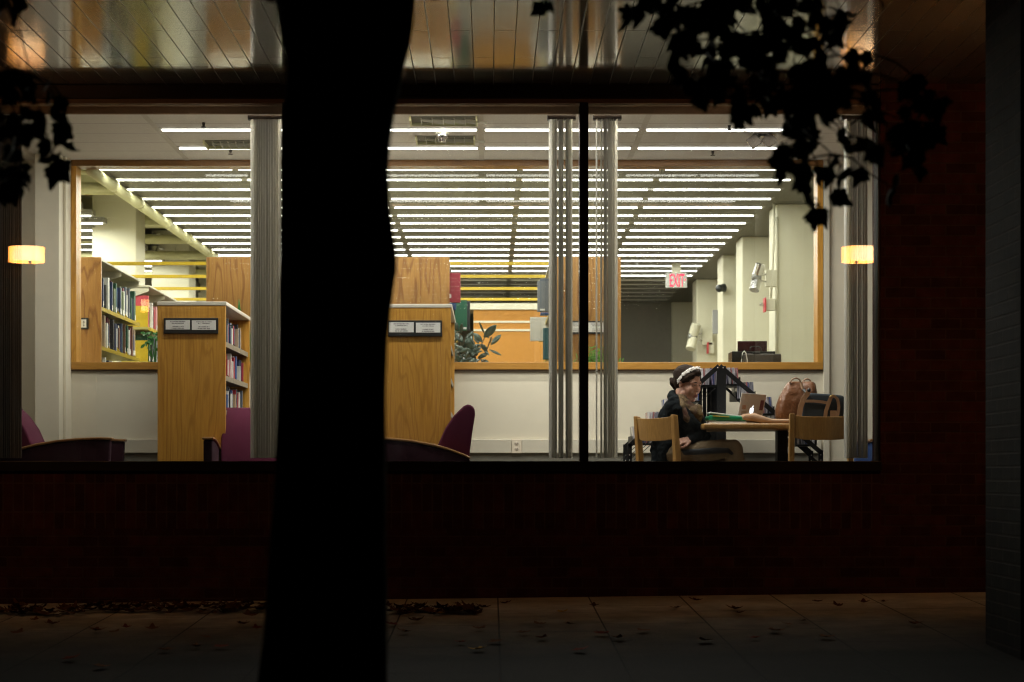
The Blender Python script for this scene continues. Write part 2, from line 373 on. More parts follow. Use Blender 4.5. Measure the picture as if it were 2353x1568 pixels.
# vertical blinds gathered into stacks
def blind(p0, p1, n, D, label, lean=0, wide=.085, gap=(), solid=(2, 3), mat=None):
    x0, x1 = PX(p0, D), PX(p1, D); cx = (x0+x1)/2
    e = empty('vertical_blind', (cx, D, SZ1+.02), label, 'blind', 'vertical blinds gathered at the mullions')
    b = MB(); b.box(x0-.02, x1+.02, D-.025, D+.025, CZ+2.40, CZ+2.4275); b.build('headrail', m_plast, e)
    for i in range(n):
        t = (i+.5)/n
        if any(a < t < c for a, c in gap): continue
        x = x0 + (x1-x0)*t + R.uniform(-.004, .004)
        a = rad(90) + lean + R.uniform(-.06, .06) + (R.uniform(.18, .26)*(1 if lean >= 0 else -1) if solid[0] < t < solid[1] else 0)
        d = Vector((math.cos(a), math.sin(a), 0)); nn = Vector((-d.y, d.x, 0)); b = MB(); k = 4; vs = []
        for zz in (SZ1+.022, CZ+2.40):
            for sgn in (-.0012, .0012):
                for j in range(k+1):
                    u = -1+2*j/k; vs.append(Vector((x, D, zz)) + d*u*wide/2 + nn*(.009*(1-u*u)+sgn))
        m = k+1; fs = []
        for j in range(k):
            fs += [(j, j+1, 2*m+j+1, 2*m+j), (m+j+1, m+j, 3*m+j, 3*m+j+1), (j+1, j, m+j, m+j+1), (2*m+j, 2*m+j+1, 3*m+j+1, 3*m+j)]
        fs += [(0, 2*m, 3*m, m), (k, m+k, 3*m+k, 2*m+k)]
        b.add(vs, fs).build('slat', mat or m_slat, e)
    return e
blind(577, 645, 12, 11.87, 'wide grey vertical blind stack just left of the tree trunk', lean=.34)
blind(1264, 1316, 13, 11.87, 'pale striped blind stack on the left of the bare mullion', lean=.02, gap=((.34, .42), (.62, .68)), solid=(0, .32))
blind(1369, 1421, 13, 11.87, 'pale striped blind stack on the right of the bare mullion', lean=-.02, gap=((.1, .2), (.32, .38), (.88, .94)), solid=(.52, .86))
bl = blind(1940, 1993, 10, 11.87, 'grey blind stack at the right end of the window under the orange glow', lean=-.1, gap=((.40, .44), (.9, .95)), solid=(.1, .34))
blind(-14, 46, 14, 11.87, 'blind stack at the left edge, its shade painted into dark slats', lean=.7, mat=m_slat_shaded)
blind(700, 752, 11, 11.87, 'blind stack standing behind the tree trunk', lean=.3)
b = MB()
for i in range(70): b.ell(P(2007, 300+i*5.6, 11.82), (.0028, .0028, .0028), nu=6, nv=4)
b.tube([P(2007, 296, 11.82), P(2007, 700, 11.82)], .0009, 5); b.build('bead_chain', m_chrome, bl)

# ------------------------------------------------------------ reading room shell
RC = CZ + 2.47                                             # ceiling level of the reading room
DI = 13.8
tcx = NT('ceiling_tiles'); v = tcx.coords((1, 1, 1), False); bt = tcx.n('ShaderNodeTexBrick', offset=0); bt.inputs['Scale'].default_value = 1
bt.inputs['Brick Width'].default_value = 1.164; bt.inputs['Row Height'].default_value = .352; bt.inputs['Mortar Size'].default_value = .004; bt.inputs['Mortar Smooth'].default_value = .2
mpv = tcx.n('ShaderNodeMapping'); mpv.inputs['Location'].default_value = (.069, -.02, 0); tcx.l(v, mpv.inputs[0]); tcx.l(mpv.outputs[0], bt.inputs['Vector'])
for i, c in (('Color1', (.60, .56, .50)), ('Color2', (.57, .53, .48)), ('Mortar', (.2, .18, .15))): bt.inputs[i].default_value = (*c, 1)
nz = tcx.noise(v, 130, 3); tcx.set(Base_Color=tcx.mix(.5, bt.outputs['Color'], tcx.ramp(nz, [(.35, (.72,)*3), (.6, (1,)*3)]), 'MULTIPLY'), Roughness=.9)
cl = MB(); cl.box(-6, 5, 11.826, DI+.1, RC, RC+.06); ceil1 = cl.build('reading_room_ceiling', tcx.m, kind='structure')
m_bar = M('ceiling_bar', (.42, .38, .32), .6)
for k in range(-4, 5):
    x = -.069 + 1.164*k
    MB().box(x-.02, x+.02, 11.83, DI, RC-.004, RC-.001).build('ceiling_runner', m_bar, label='narrow metal ceiling runner crossing the tiles between lamp ends', cat='ceiling bar', group='metal runners between the reading room ceiling tiles')
wl = empty('inner_wall', (0, DI, FL), 'cream inner wall of the reading room below and around the wide interior window', 'wall')
WX0, WX1 = PX(165, DI), PX(1890, DI); WZ0, WZ1 = PZ(850, DI), PZ(369, DI)
b = MB(); b.box(-6, 5, DI, DI+.12, FL, WZ0-.012); b.build('knee_wall', m_cream, wl)
b = MB(); b.box(-6, WX0, DI, DI+.12, WZ0-.012, RC+.02); b.build('wall_panel', m_cream, wl)
b = MB(); b.box(WX1, 5, DI, DI+.12, WZ0-.012, RC+.02); b.build('wall_panel', m_cream, wl)
b = MB(); b.box(WX0, WX1, DI, DI+.12, WZ1+.001, RC+.02); b.build('wall_head', m_cream, wl)
b = MB(); b.box(-3.534, -3.345, 13.5, DI-.001, FL, RC-.001); b.box(-3.345, WX0-.002, 13.62, DI-.001, FL, RC-.001); b.build('pilaster', m_cream, wl, bevel=.004)
b = MB(); b.box(WX1+.004, PX(1905, DI), DI-.03, DI-.001, FL, RC-.002); b.build('corner_trim', m_trim, wl, bevel=.004)
b = MB(); b.box(-3.3, 2.68, DI-.012, DI-.001, FL, PZ(1043, DI)); b.build('base_strip', m_base, wl)
b = MB(); b.box(-6, -5.9, 11.86, DI, FL, RC); b.build('end_wall', m_cream, wl)
b = MB(); b.box(4.9, 5, 11.86, DI, FL, RC); b.build('end_wall', m_cream, wl)
rw = empty('wall_raceway', (0, DI-.02, PZ(1042, DI)), 'long cream cable raceway running low along the inner wall', 'raceway')
for p0, p1 in ((243, 620), (621.5, 1000), (1001.5, 1175), (1199, 1500), (1501.5, 1860), (1861.5, 1886)):
    b = MB(); b.box(PX(p0, DI), PX(p1, DI), DI-.035, DI-.002, PZ(1041.5, DI), PZ(1010, DI)); b.build('cover', m_trim, rw, bevel=.003)
ol = MB(); ol.box(PX(1175.5, DI), PX(1198.5, DI), DI-.038, DI-.002, PZ(1042, DI), PZ(1010, DI)); so = ol.build('outlet', M('ivory_plastic', (.66, .58, .46), .4), rw, bevel=.003)
for yy in (1020, 1032):
    b = MB(); c = P(1187, yy, DI); b.ell((c.x, DI-.038, c.z), (.017, .003, .016)); s1 = b.build('socket', M('socket_face', (.58, .5, .4), .4), so, smooth=True)
    b = MB()
    for dx in (-.006, .006): b.box(c.x+dx-.0015, c.x+dx+.0015, DI-.044, DI-.040, c.z-.002, c.z+.007)
    b.ell((c.x, DI-.041, c.z-.007), (.003, .003, .003), nu=8, nv=6); b.build('socket_hole', m_plast, so)
iw = empty('interior_window', (0, DI, WZ0), 'wide interior window with honey oak frame between reading room and book stacks', 'window')
fz = PZ(833, DI)
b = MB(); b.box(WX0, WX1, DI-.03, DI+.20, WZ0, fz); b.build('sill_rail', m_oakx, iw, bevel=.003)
b = MB(); b.box(WX0, WX1, DI-.028, DI+.14, PZ(383, DI), WZ1); b.build('head_rail', m_oak_shaded, iw, bevel=.003)
b = MB(); b.box(WX0, WX1, DI-.02, DI+.1, WZ0-.012, WZ0-.001); b.build('shadow_bead', m_brownsteel, iw)
for x0, x1 in ((WX0, PX(177, DI)), (PX(1877, DI), WX1)):
    b = MB(); b.box(x0, x1, DI-.029, DI+.14, fz, PZ(383, DI)); b.build('side_rail', m_oak, iw, bevel=.003)
b = MB(); b.box(PX(177, DI), PX(1877, DI), DI+.056, DI+.062, fz, PZ(383, DI)); b.build('pane', m_glass2, iw)

# ------------------------------------------------------------ fluorescent lights
def fixture(L, tm, watt=0, col=(1, 1, 1)):
    e = empty('ceiling_light', (0, 0, 0), 'x', 'ceiling light')
    b = MB(); b.box(-L/2, L/2, -.075, .075, .0005, .05); b.build('housing', m_house, e)
    b = MB(); b.tube([(-L/2+.03, 0, 0), (L/2-.03, 0, 0)], .012, 6); b.build('tube', tm, e, smooth=True)
    if watt:                                               # the light the tube gives, one strip lamp per tube
        la = bpy.data.lights.new('tube_light', 'AREA'); la.shape = 'RECTANGLE'; la.size = L-.07; la.size_y = .02; la.energy = watt; la.color = col
        lo = bpy.data.objects.new('tube_light', la); C.objects.link(lo); lo.parent = e; lo.location = (0, 0, -.0125)
    return e
f_on = fixture(1.164, m_tube, 16.5, (1, .97, .90)); f_on3 = fixture(1.164, m_tube, 22, (1, .98, .88)); f_on2 = fixture(1.164, m_tube2, 8.5, (1, .98, .88)); f_off = fixture(1.164, m_tubeoff); used = set()
def put(src, x, y, z, label, group):
    if src.name in used: o = copy_tree(src)
    else: o = src; used.add(src.name)
    o.location = (x, y, z); o['label'] = label; o['group'] = group
for D in (11.88, 12.55, 13.26):
    for k in range(4):
        put(f_on, -.069+1.164*(k-1.5), D, RC-.001, 'lit white tube under the pale reading room ceiling tiles', 'fluorescent tubes of the reading room ceiling')
put(f_on2, -.069+1.164*-3.5, 12.55, RC-.001, 'added unseen tube beyond the left edge, brightening the left wall', 'fluorescent tubes of the reading room ceiling')  # added out of view to lift the dark left wall
for k in range(24):
    D = 14.2 + .512*k
    for j in range(5):
        x = .254+.02+1.160*(j-2.5) - .035
        if k < 16: put(f_on2, x, D, RC+.0015, 'lit white tube in the long rows over the book stacks', 'lit tubes over the book stacks')
        else: put(f_off, x, D, RC+.0015, 'unlit pale tube fixture at the far end of the book stacks', 'unlit tube fixtures over the book stacks')
    if k < 16:
        for j in range(2): put(f_on3, -3.82-.58-1.16*j, D, RC, 'lit white tube left of the cream columns, nearest rows added unseen', 'lit tubes left of the cream columns')  # nearest rows are added out of sight, to brighten the cream column
# ------------------------------------------------------------ library beyond the inner window
b = MB(); b.box(-3.15, 3.25, DI+.121, 31, RC+.004, RC+.18); b.build('stacks_ceiling', m_dark, kind='structure')
b = MB(); b.box(-9, -3.16, DI+.121, 31, RC+.42, RC+.5); b.build('side_ceiling', m_olive, kind='structure')
b = MB(); b.box(-9, -4.0, 16.6, 31, RC+.004, RC+.12); b.build('side_ceiling_panel', m_dark, kind='structure')
lw = empty('stacks_wall', (0, 30, FL), 'cream walls at the far end and sides of the book stacks', 'wall')
b = MB(); b.box(-9, 3.3, 30.5, 30.6, FL, RC+.5); b.build('end_wall', m_cream2, lw)
b = MB(); b.box(-9.1, -9, DI+.13, 30.5, FL, RC+.5); b.build('side_wall', m_cream2, lw)
b = MB(); b.box(3.151, 3.25, DI+.121, 30.5, FL, RC+.1); b.build('side_wall', m_cream2, lw)
b = MB(); b.box(-9, -3, DI+.121, DI+.125, FL, RC+.5); 
def sqcol(x0, x1, y0, y1, label):
    b = MB(); b.box(x0, x1, y0, y1, FL, RC+.003 if x0 > 0 else RC+.41)
    return b.build('square_column', m_cream2, label=label, cat='column', group='cream square columns in the book stacks', bevel=.012)
for D, t in ((16.05, 'nearest cream column at the right, behind the dark printer'), (18.27, 'cream column second from the front at the right, catching an orange reflection'),
             (19.8, 'third cream column from the front in the right-hand row'), (22.3, 'fourth cream column in the right-hand row near the white emergency lamp'), (25.3, 'farthest cream column in the right-hand row')):
    sqcol(2.64, 3.15, D, D+.45, t)
for D, t in ((17.6, 'broad cream column behind the left bookshelf, in front of its row'), (20.7, 'cream column with a twin spotlight behind the left bookshelf'), (24, 'farthest cream column of the left row')):
    sqcol(-4.03, -3.58, D, D+.45, t)
b = MB(); b.box(.7, 2.635, 25.4, 25.5, FL, RC+.02); b.build('grey_partition', M('grey_paint', (.21, .195, .155), .6), label='plain dark grey partition wall at the far right of the stacks', cat='partition')
op = empty('wood_partition', (.2, 22, FL), 'bright orange oak partition at the end of the middle aisle', 'partition')
b = MB(); b.box(-.2145, 1.4, 22, 22.5, FL, CZ+2.05); b.build('panel', oak('orange_oak_panel', (.38, .165, .013), (.30, .12, .009), cath=.12, rough=.65), op)
b = MB(); b.box(-.26, 1.44, 21.97, 22.55, CZ+2.052, CZ+2.13); b.build('top_trim', m_canopy, op)
for zz in (1.86, 1.965): 
    b = MB(); b.box(-.2145, 1.4, 21.99, 21.999, CZ+zz-.08, CZ+zz-.055); b.build('cream_strip', m_canopy, op)  # two thin cream strips across the front of the panel
pp = empty('ceiling_pipe', (-3.12, 17, RC-.08), 'thick cream pipe running diagonally along the ceiling at upper left', 'pipe')
b = MB(); b.tube([(-3.2, DI+.15, RC-.055), (-3.12, 20.6, RC-.03), (-3.12, 27, RC-.03)], .045, 14); b.build('pipe_run', m_olive, pp, smooth=True)
for D in (14.6, 15.6, 16.9, 18.0, 19.2):
    b = MB(); b.tube([(-3.19+.012*(D-14), D, RC-.052+.0035*(D-14)), (-3.19+.012*(D+.1-14), D+.1, RC-.052+.0035*(D+.1-14))], .053, 14); b.build('coupling', m_olive, pp, smooth=True)
for i, (D, z, r, t) in enumerate(((14.9, 2.57, .028, 'thin'), (15.3, 2.50, .045, 'thick'), (15.9, 2.56, .03, 'slim'), (18.7, 2.50, .05, 'thick far'), (19.6, 2.44, .05, 'thick farther'), (21.5, 2.46, .045, 'slim far'))):
    b = MB(); b.tube([(-8.9, D, CZ+z), (-3.2, D, CZ+z)], r, 12); b.build('cross_pipe', m_olive, label=f'{t} olive pipe crossing under the ceiling left of the diagonal pipe', cat='pipe', group='cross pipes at upper left', smooth=True)
for D, z0, t in ((14.55, 2.62, 'nearest'), (18.3, 2.6, 'middle'), (21.4, 2.55, 'far')):
    b = MB(); b.box(-8.9, -3.23, D, D+.22, CZ+z0, RC+.415); b.build('ceiling_beam', m_olive, label=f'{t} olive concrete beam under the ceiling at upper left', cat='beam', group='concrete beams at upper left')

# ------------------------------------------------------------ shelving ranges with books
PAL = {'navy blue': (.025, .04, .10), 'dark green': (.012, .07, .035), 'maroon': (.13, .015, .03), 'black': (.02, .02, .022), 'slate grey': (.11, .13, .16),
       'white': (.66, .65, .60), 'red': (.38, .03, .045), 'brown': (.14, .06, .035), 'olive green': (.15, .18, .10), 'blue': (.05, .11, .30), 'tan': (.38, .28, .17), 'teal': (.03, .12, .14), 'pink': (.55, .25, .25)}
m_bk = {k: M('book_'+k.replace(' ', '_'), c, .55, var=.12, ns=40) for k, c in PAL.items()}
keys = list(PAL)
def book(y, th, h, z, xs, dep, side, colr, where, group, sticker=True, name='book', cat='book'):
    b = MB(); x0, x1 = (xs-dep, xs) if side > 0 else (xs, xs+dep)
    b.box(x0, x1, y, y+th, z, z+h)
    if sticker:
        e = .0012*side; zz = z+.02; q = [(xs+e, y+.002, zz), (xs+e, y+th-.002, zz), (xs+e, y+th-.002, zz+.045), (xs+e, y+.002, zz+.045)]
        b.add(q, [(0, 1, 2, 3) if side > 0 else (3, 2, 1, 0)], 1)
        q = [(x0+.01, y-.0012, zz), (x0+.01, y-.0012, zz+.001), (x0+.011, y-.0012, zz)]
    return b.build(name, [m_bk[colr], m_white], label=f'{"tall " if h > .27 else ""}{colr} {name} {"with white label " if sticker else ""}{where}', cat=cat, group=group)
nb = [0]
def rowbooks(y0, y1, z, xs, side, where, group, pal=keys, hmin=.19, hmax=.29, gapat=()):
    y = y0
    while y < y1:
        th = R.uniform(.022, .052); h = R.uniform(hmin, hmax); cl = R.choice(pal)
        if R.random() > .05:
            book(y, th-.0015, h, z, xs - side*R.uniform(.012, .05), .19, side, cl, where, group, R.random() < .6); nb[0] += 1
        y += th
LV = [.05, .38, .71, 1.04, 1.366]
def bay(par, xr, xl, y0, y1):
    """steel shelving between y0 and y1; its faces stand at xl and xr"""
    cx = (xl+xr)/2
    for z in LV:
        b = MB(); b.box(cx+.02, xr, y0, y1, CZ+z-.022, CZ+z); b.box(xl, cx-.02, y0, y1, CZ+z-.022, CZ+z); b.build('shelf', m_shelf, par)
        b = MB(); b.box(xr+.0005, xr+.004, y0, y1, CZ+z-.03, CZ+z+.002); b.box(xl-.004, xl-.0005, y0, y1, CZ+z-.03, CZ+z+.002); b.build('shelf_edge', m_yel, par)
    b = MB(); b.box(cx-.019, cx+.019, y0, y1, FL, CZ+1.70); b.build('back_panel', m_canopy, par)
    b = MB()
    b.add([(xl-.01, y0, CZ+1.745), (xr+.01, y0, CZ+1.745), (xr+.01, y1, CZ+1.745), (xl-.01, y1, CZ+1.745), (xl-.01, y0, CZ+1.76), (xr+.01, y0, CZ+1.76), (xr+.01, y1, CZ+1.76), (xl-.01, y1, CZ+1.76)],
          [(3,2,1,0),(4,5,6,7),(0,1,5,4),(1,2,6,5),(2,3,7,6),(3,0,4,7)])
    for yy in (y0+.02, (y0+y1)/2, y1-.02):
        b.prism([(0, 0), (xr-cx, .10), (xr-cx, .14), (0, .14)], (cx, yy-.004, CZ+1.605), (1, 0, 0), (0, 0, 1), (0, .008, 0))
        b.prism([(0, 0), (cx-xl, .10), (cx-xl, .14), (0, .14)], (cx, yy-.004, CZ+1.605), (-1, 0, 0), (0, 0, 1), (0, .008, 0))
    b.build('canopy', m_canopy, par)
def bookend(y, z, xs, side, label):
    b = MB(); x2 = xs - side*.17
    b.prism([(0, 0), (.17, 0), (.17, .19), (.13, .19)], (xs, y, z), (-side, 0, 0), (0, 0, 1), (0, .003, 0))
    b.box(min(xs, x2), max(xs, x2), y, y+.09, z+.0005, z+.0025)
    b.build('bookend', m_yel, label=label, cat='bookend', group='yellow steel bookends')
names = ['far left', 'left of the tree trunk', 'right of the tree trunk', 'behind the bare mullion']
rng = []
for i, pr in enumerate((232, 637, 1033, 1427)):
    xr = PX(pr, 14.35); xl = xr-.585
    e = empty('bookshelf', ((xl+xr)/2, 14.35, FL), f'tall double bookshelf with honey oak end panel, {names[i]}', 'bookshelf', 'tall bookshelves with oak ends')
    b = MB(); b.box(xl, xr, 14.35, 14.385, FL, CZ+1.772); b.build('end_panel', m_oakw, e, bevel=.003)
    bay(e, xr-.012, xl+.012, 14.387, 15.98); rng.append((e, xl+.012, xr-.012))
    bay(e, xr-.012, xl+.012, 16.40, 18.0) if i != 0 else None
e1b = empty('bookshelf', (-3.5, 16.4, FL), 'second steel bookshelf with open end standing behind the far left one', 'bookshelf', 'tall bookshelves with oak ends')
bay(e1b, rng[0][2], rng[0][1], 16.40, 18.0)
G1 = 'books on the far left bookshelf'; x1 = rng[0][2]
book(14.40, .05, .365-.04, CZ+1.366, x1-.005, .2, 1, 'olive green', 'pale and largest at the near end of the far left bookshelf', G1, False)
rowbooks(14.46, 15.93, CZ+1.366, x1, 1, 'in upper row of far left bookshelf', G1, ['dark green', 'navy blue', 'maroon', 'slate grey', 'dark green', 'white', 'brown', 'blue', 'olive green', 'black'], hmin=.20, hmax=.285)
rowbooks(14.40, 15.93, CZ+1.04, x1, 1, 'in middle row of far left bookshelf', G1, ['navy blue', 'dark green', 'maroon', 'black', 'white', 'blue', 'tan', 'navy blue', 'brown'], .20, .285)
rowbooks(14.40, 15.0, CZ+.71, x1, 1, 'in lowest row of far left bookshelf', G1, ['navy blue', 'slate grey', 'black', 'white'], .2, .26)
G2 = 'books on the open-ended bookshelf at left'
rowbooks(16.55, 17.9, CZ+1.366, x1, 1, 'in upper row of open-ended left bookshelf', G2, ['maroon', 'white', 'pink', 'tan', 'black', 'red'], .2, .27)
rowbooks(16.55, 17.2, CZ+1.04, x1, 1, 'in lower row of open-ended left bookshelf', G2, ['dark green', 'white', 'slate grey', 'black'], .2, .27)
book(16.43, .05, .30, CZ+1.366, x1-.01, .22, 1, 'red', 'lying proud at the open end of the left bookshelf', G2, False)
for i, y in enumerate((14.78, 15.2, 15.52, 15.86)):
    for z, t in ((1.366, 'upper'), (1.04, 'middle')): bookend(y + R.uniform(-.04, .04), CZ+z, x1, 1, f'{("first", "second", "third", "last")[i]} yellow bookend between books in the {t} row at far left')
for z, t in ((1.366, 'upper'), (1.04, 'lower')):
    b = MB(); b.box(x1-.25, x1-.005, 16.405, 16.41, CZ+z+.001, CZ+z+.2); b.box(x1-.25, x1-.005, 16.41, 16.425, CZ+z+.0005, CZ+z+.002)
    b.build('bookend', m_yel, label=f'broad yellow end plate on the {t} shelf of the open-ended left bookshelf', cat='bookend', group='yellow steel bookends')
x2 = rng[1][2]; GA = 'books on the bookshelf left of the trunk'
for z, t in ((1.366, 'upper'), (1.04, 'lower')): rowbooks(14.40, 14.85, CZ+z, x2, 1, f'in {t} row between blind and tree trunk', GA, ['maroon', 'dark green', 'brown', 'red', 'white'], .2, .28)
# middle aisle: big volumes standing proud of the ranges
GM = 'books along the middle aisle'
x3 = rng[2][2]; x4 = rng[3][1]
for z, t in ((1.366, 'upper'), (1.04, 'lower')):
    rowbooks(14.72, 15.7, CZ+z, x3, 1, f'in {t} row left of the middle aisle', GM, ['navy blue', 'black', 'slate grey', 'white', 'blue'], .2, .28)
    rowbooks(14.72, 15.7, CZ+z, x4, -1, f'in {t} row right of the middle aisle', GM, ['navy blue', 'maroon', 'red', 'slate grey', 'tan', 'blue'], .2, .28)
def vol(px0, px1, py0, py1, D, th, colr, label, stick=None, book_name='book'):
    b = MB(); b.box(PX(px0, D), PX(px1, D), D, D+th, PZ(py1, D), PZ(py0, D))
    if stick:
        b.box(PX(stick[0], D), PX(stick[1], D), D-.002, D-.0005, PZ(stick[3], D), PZ(stick[2], D), 1)
    b.build(book_name, [m_bk[colr], m_white], label=label, cat='book', group=GM, bevel=.003)
m_bk['crimson'] = M('book_crimson', (.30, .022, .04), .6, var=.25, ns=8); m_bk['bottle green'] = M('book_bottle_green', (.015, .115, .06), .55)
m_bk['grey cloth'] = M('book_grey_cloth', (.17, .19, .21), .7); m_bk['ivory'] = M('book_ivory', (.62, .60, .52), .6)
vol(1020, 1058, 627, 695, 14.46, .06, 'crimson', 'large crimson volume jutting out beside the oak end panel', (1033, 1037, 711-26, 695-26+8))
vol(1045, 1073, 690, 760, 15.4, .05, 'bottle green', 'bottle green volume jutting into the middle aisle', (1063, 1072, 752, 757))
vol(1060, 1080, 693, 760, 15.6, .05, 'black', 'thin black volume behind the bottle green one')
vol(1033, 1048, 696, 712, 14.7, .05, 'blue', 'small blue book under the crimson volume')
vol(1235, 1275, 646, 716, 14.6, .06, 'grey cloth', 'large grey cloth volume jutting out right of the middle aisle', (1241, 1252, 710, 714))
vol(1241, 1275, 640, 660, 14.75, .05, 'slate grey', 'slate book standing behind the large grey volume')
vol(1218, 1262, 729, 784, 15.8, .02, 'ivory', 'ivory folder jutting out low on the right of the aisle')
vol(1248, 1275, 754, 826, 14.6, .05, 'teal', 'dark teal volume low on the right of the middle aisle')
vol(1242, 1275, 718, 724, 14.9, .08, 'blue', 'blue book lying flat under the large grey volume')
# yellow braces across the aisles
for i, D in enumerate((14.87, 15.85, 16.9, 17.95)):
    for j, (a, c) in enumerate(((0, 1), (2, 3))):
        t = ('nearest', 'second', 'third', 'farthest')[i]
        b = MB(); b.box(rng[a][1]+.2, rng[c][2]-.2, D, D+.03, CZ+1.768, CZ+1.796)
        b.build('shelf_brace', m_yel, label=f'{t} yellow steel brace above the {"left" if j == 0 else "middle"} aisle', cat='brace', group='yellow braces over the aisles')

# ------------------------------------------------------------ low periodical units in the reading room
m_strip = M('strip_steel', (.24, .20, .14), .5)
def low_unit(p0, p1, y0, label, side):
    D0, D1 = 12.5, 13.76; x0, x1 = PX(p0, D0), PX(p1, D0); top = PZ(y0, D0)
    e = empty('magazine_shelf', ((x0+x1)/2, D0, FL), label, 'shelf', 'low oak magazine shelves')
    b = MB(); b.box(x0, x1, D0, D0+.03, FL, top-.028); b.build('end_panel', m_oak, e, bevel=.002)
    b = MB(); b.box(x0, x1, D1-.035, D1-.004, FL, top-.028); b.build('end_panel', m_oak, e, bevel=.002)
    b = MB(); b.box(x0-.004, x1+.008, D0-.004, D1, top-.028, top); b.build('top', m_lam, e, bevel=.004)
    b = MB(); b.box((x0+x1)/2-.01, (x0+x1)/2+.01, D0+.03, D1-.035, FL, top-.029); b.build('divider', m_brownsteel, e)
    zs = [CZ+.938-.003, CZ+.690, CZ+.44, CZ+.19]
    for z in zs:
        b = MB(); b.box((x0+x1)/2+.01, x1-.012, D0+.031, D1-.036, z-.018, z); b.build('shelf', m_brownsteel, e)
        for q in range(3):
            a = D0+.033+(D1-D0-.07)*q/3; b = MB(); b.box(x1-.011, x1-.007, a, a+(D1-D0-.07)/3-.006, z-.03, z+.006); b.build('label_strip', m_strip, e)
    return e, x0, x1, D0, D1, zs, top
ua = low_unit(362, 518, 693.5, 'low oak magazine shelf with cream top, left of the trunk', 1)
ub = low_unit(880.5, 1036, 699, 'low oak magazine shelf with cream top, half behind the trunk', 1)
for u, wh, g in ((ua, 'on the left low oak shelf', 'magazines on the left low shelf'), (ub, 'on the low oak shelf behind the trunk', 'magazines on the low shelf by the trunk')):
    e, x0, x1, D0, D1, zs, top = u
    for zi, z in enumerate(zs[:3]):
        y = D0+.06
        for q in range(3):
            b = MB(); yy = D0+.36*(q+1)
            b.prism([(0, 0), (.2, 0), (.2, .19), (.17, .19)], (x1-.014, yy, z), (-1, 0, 0), (0, 0, 1), (0, .003, 0))
            b.build('shelf_divider', m_brownsteel, e)
        while y < D1-.14:
            th = R.uniform(.012, .04)
            if R.random() < .8:
                colr = R.choice(['white', 'white', 'slate grey', 'black', 'white', 'red', 'blue', 'tan', 'navy blue', 'white']) if not (zi == 1 and .25 < (y-D0) < .4) else 'red'
                book(y, th-.002, R.uniform(.13, .2), z, x1-R.uniform(.03, .06), .16, 1, colr, f'in the {("upper", "middle", "lower")[zi]} row {wh}', g, False, 'magazine', 'magazine')
            y += th
def sign(px0, px1, py0, py1, D, cards, label, lines=True):
    c = P((px0+px1)/2, py1, D); e = empty('shelf_sign', (c.x, D-.02, c.z), label, 'sign', 'black framed shelf signs')
    b = MB(); b.box(PX(px0, D), PX(px1, D), D-.018, D-.001, PZ(py1, D), PZ(py0, D)); b.build('sign_frame', m_plast, e, bevel=.003)
    for (a, c2, t0, t1, kind) in cards:
        b = MB(); b.box(PX(a, D), PX(c2, D), D-.021, D-.0185, PZ(t1, D), PZ(t0, D)); cd = b.build('card', m_white, e)
        b = MB(); wd = c2-a; hh = t1-t0
        for row, frac in ((.16, .62), (.34, .5), (.68, .46), (.87, .5)):
            if kind == 'arrow': frac *= .5
            cx = (a+c2)/2 - (wd*.12 if kind == 'arrow' else 0); x = cx - wd*frac/2; y = t0+hh*row
            while x < cx + wd*frac/2:
                l = R.uniform(.5, 1.1)*wd/60
                if R.random() < .82: b.box(PX(x, D), PX(x+l*.75, D), D-.0218, D-.0211, PZ(y+hh*R.uniform(.035, .06), D), PZ(y-hh*R.uniform(.03, .06), D))
                x += l
        if kind == 'arrow':
            ax = c2-5.5
            b.box(PX(ax-.8, D), PX(ax+.8, D), D-.0218, D-.0211, PZ(t1-3, D), PZ(t0+4, D)); b.prism([(-.010, 0), (.010, 0), (0, .016)], (PX(ax, D), D-.0218, PZ(t0+7, D)), (1, 0, 0), (0, 0, 1), (0, .0007, 0))
            b.prism([(.008, 0), (-.008, 0), (0, -.012)], (PX(ax, D), D-.0218, PZ(t1-5, D)), (1, 0, 0), (0, 0, 1), (0, .0007, 0))
        b.build('print', m_ink, cd)
sign(377, 502, 731.5, 767.5, 12.5, [(382, 437.5, 736.5, 758, ''), (442, 497, 737, 759, '')], 'black framed sign with two white cards on the left low shelf')
sign(892, 1016, 737, 774, 12.5, [(894, 951, 741.5, 764.5, ''), (956, 1012, 742.5, 765, '')], 'black framed sign with two white cards beside the trunk')
sign(1301, 1393, 738, 768, 14.35, [(1306, 1346, 742, 764, ''), (1350, 1389, 742, 764, '')], 'black framed sign behind the bare mullion and blinds')
sign(150, 204, 731, 757.5, 14.35, [(154, 199.5, 735, 753.5, 'arrow')], 'black framed sign with a two-headed arrow at the far left')
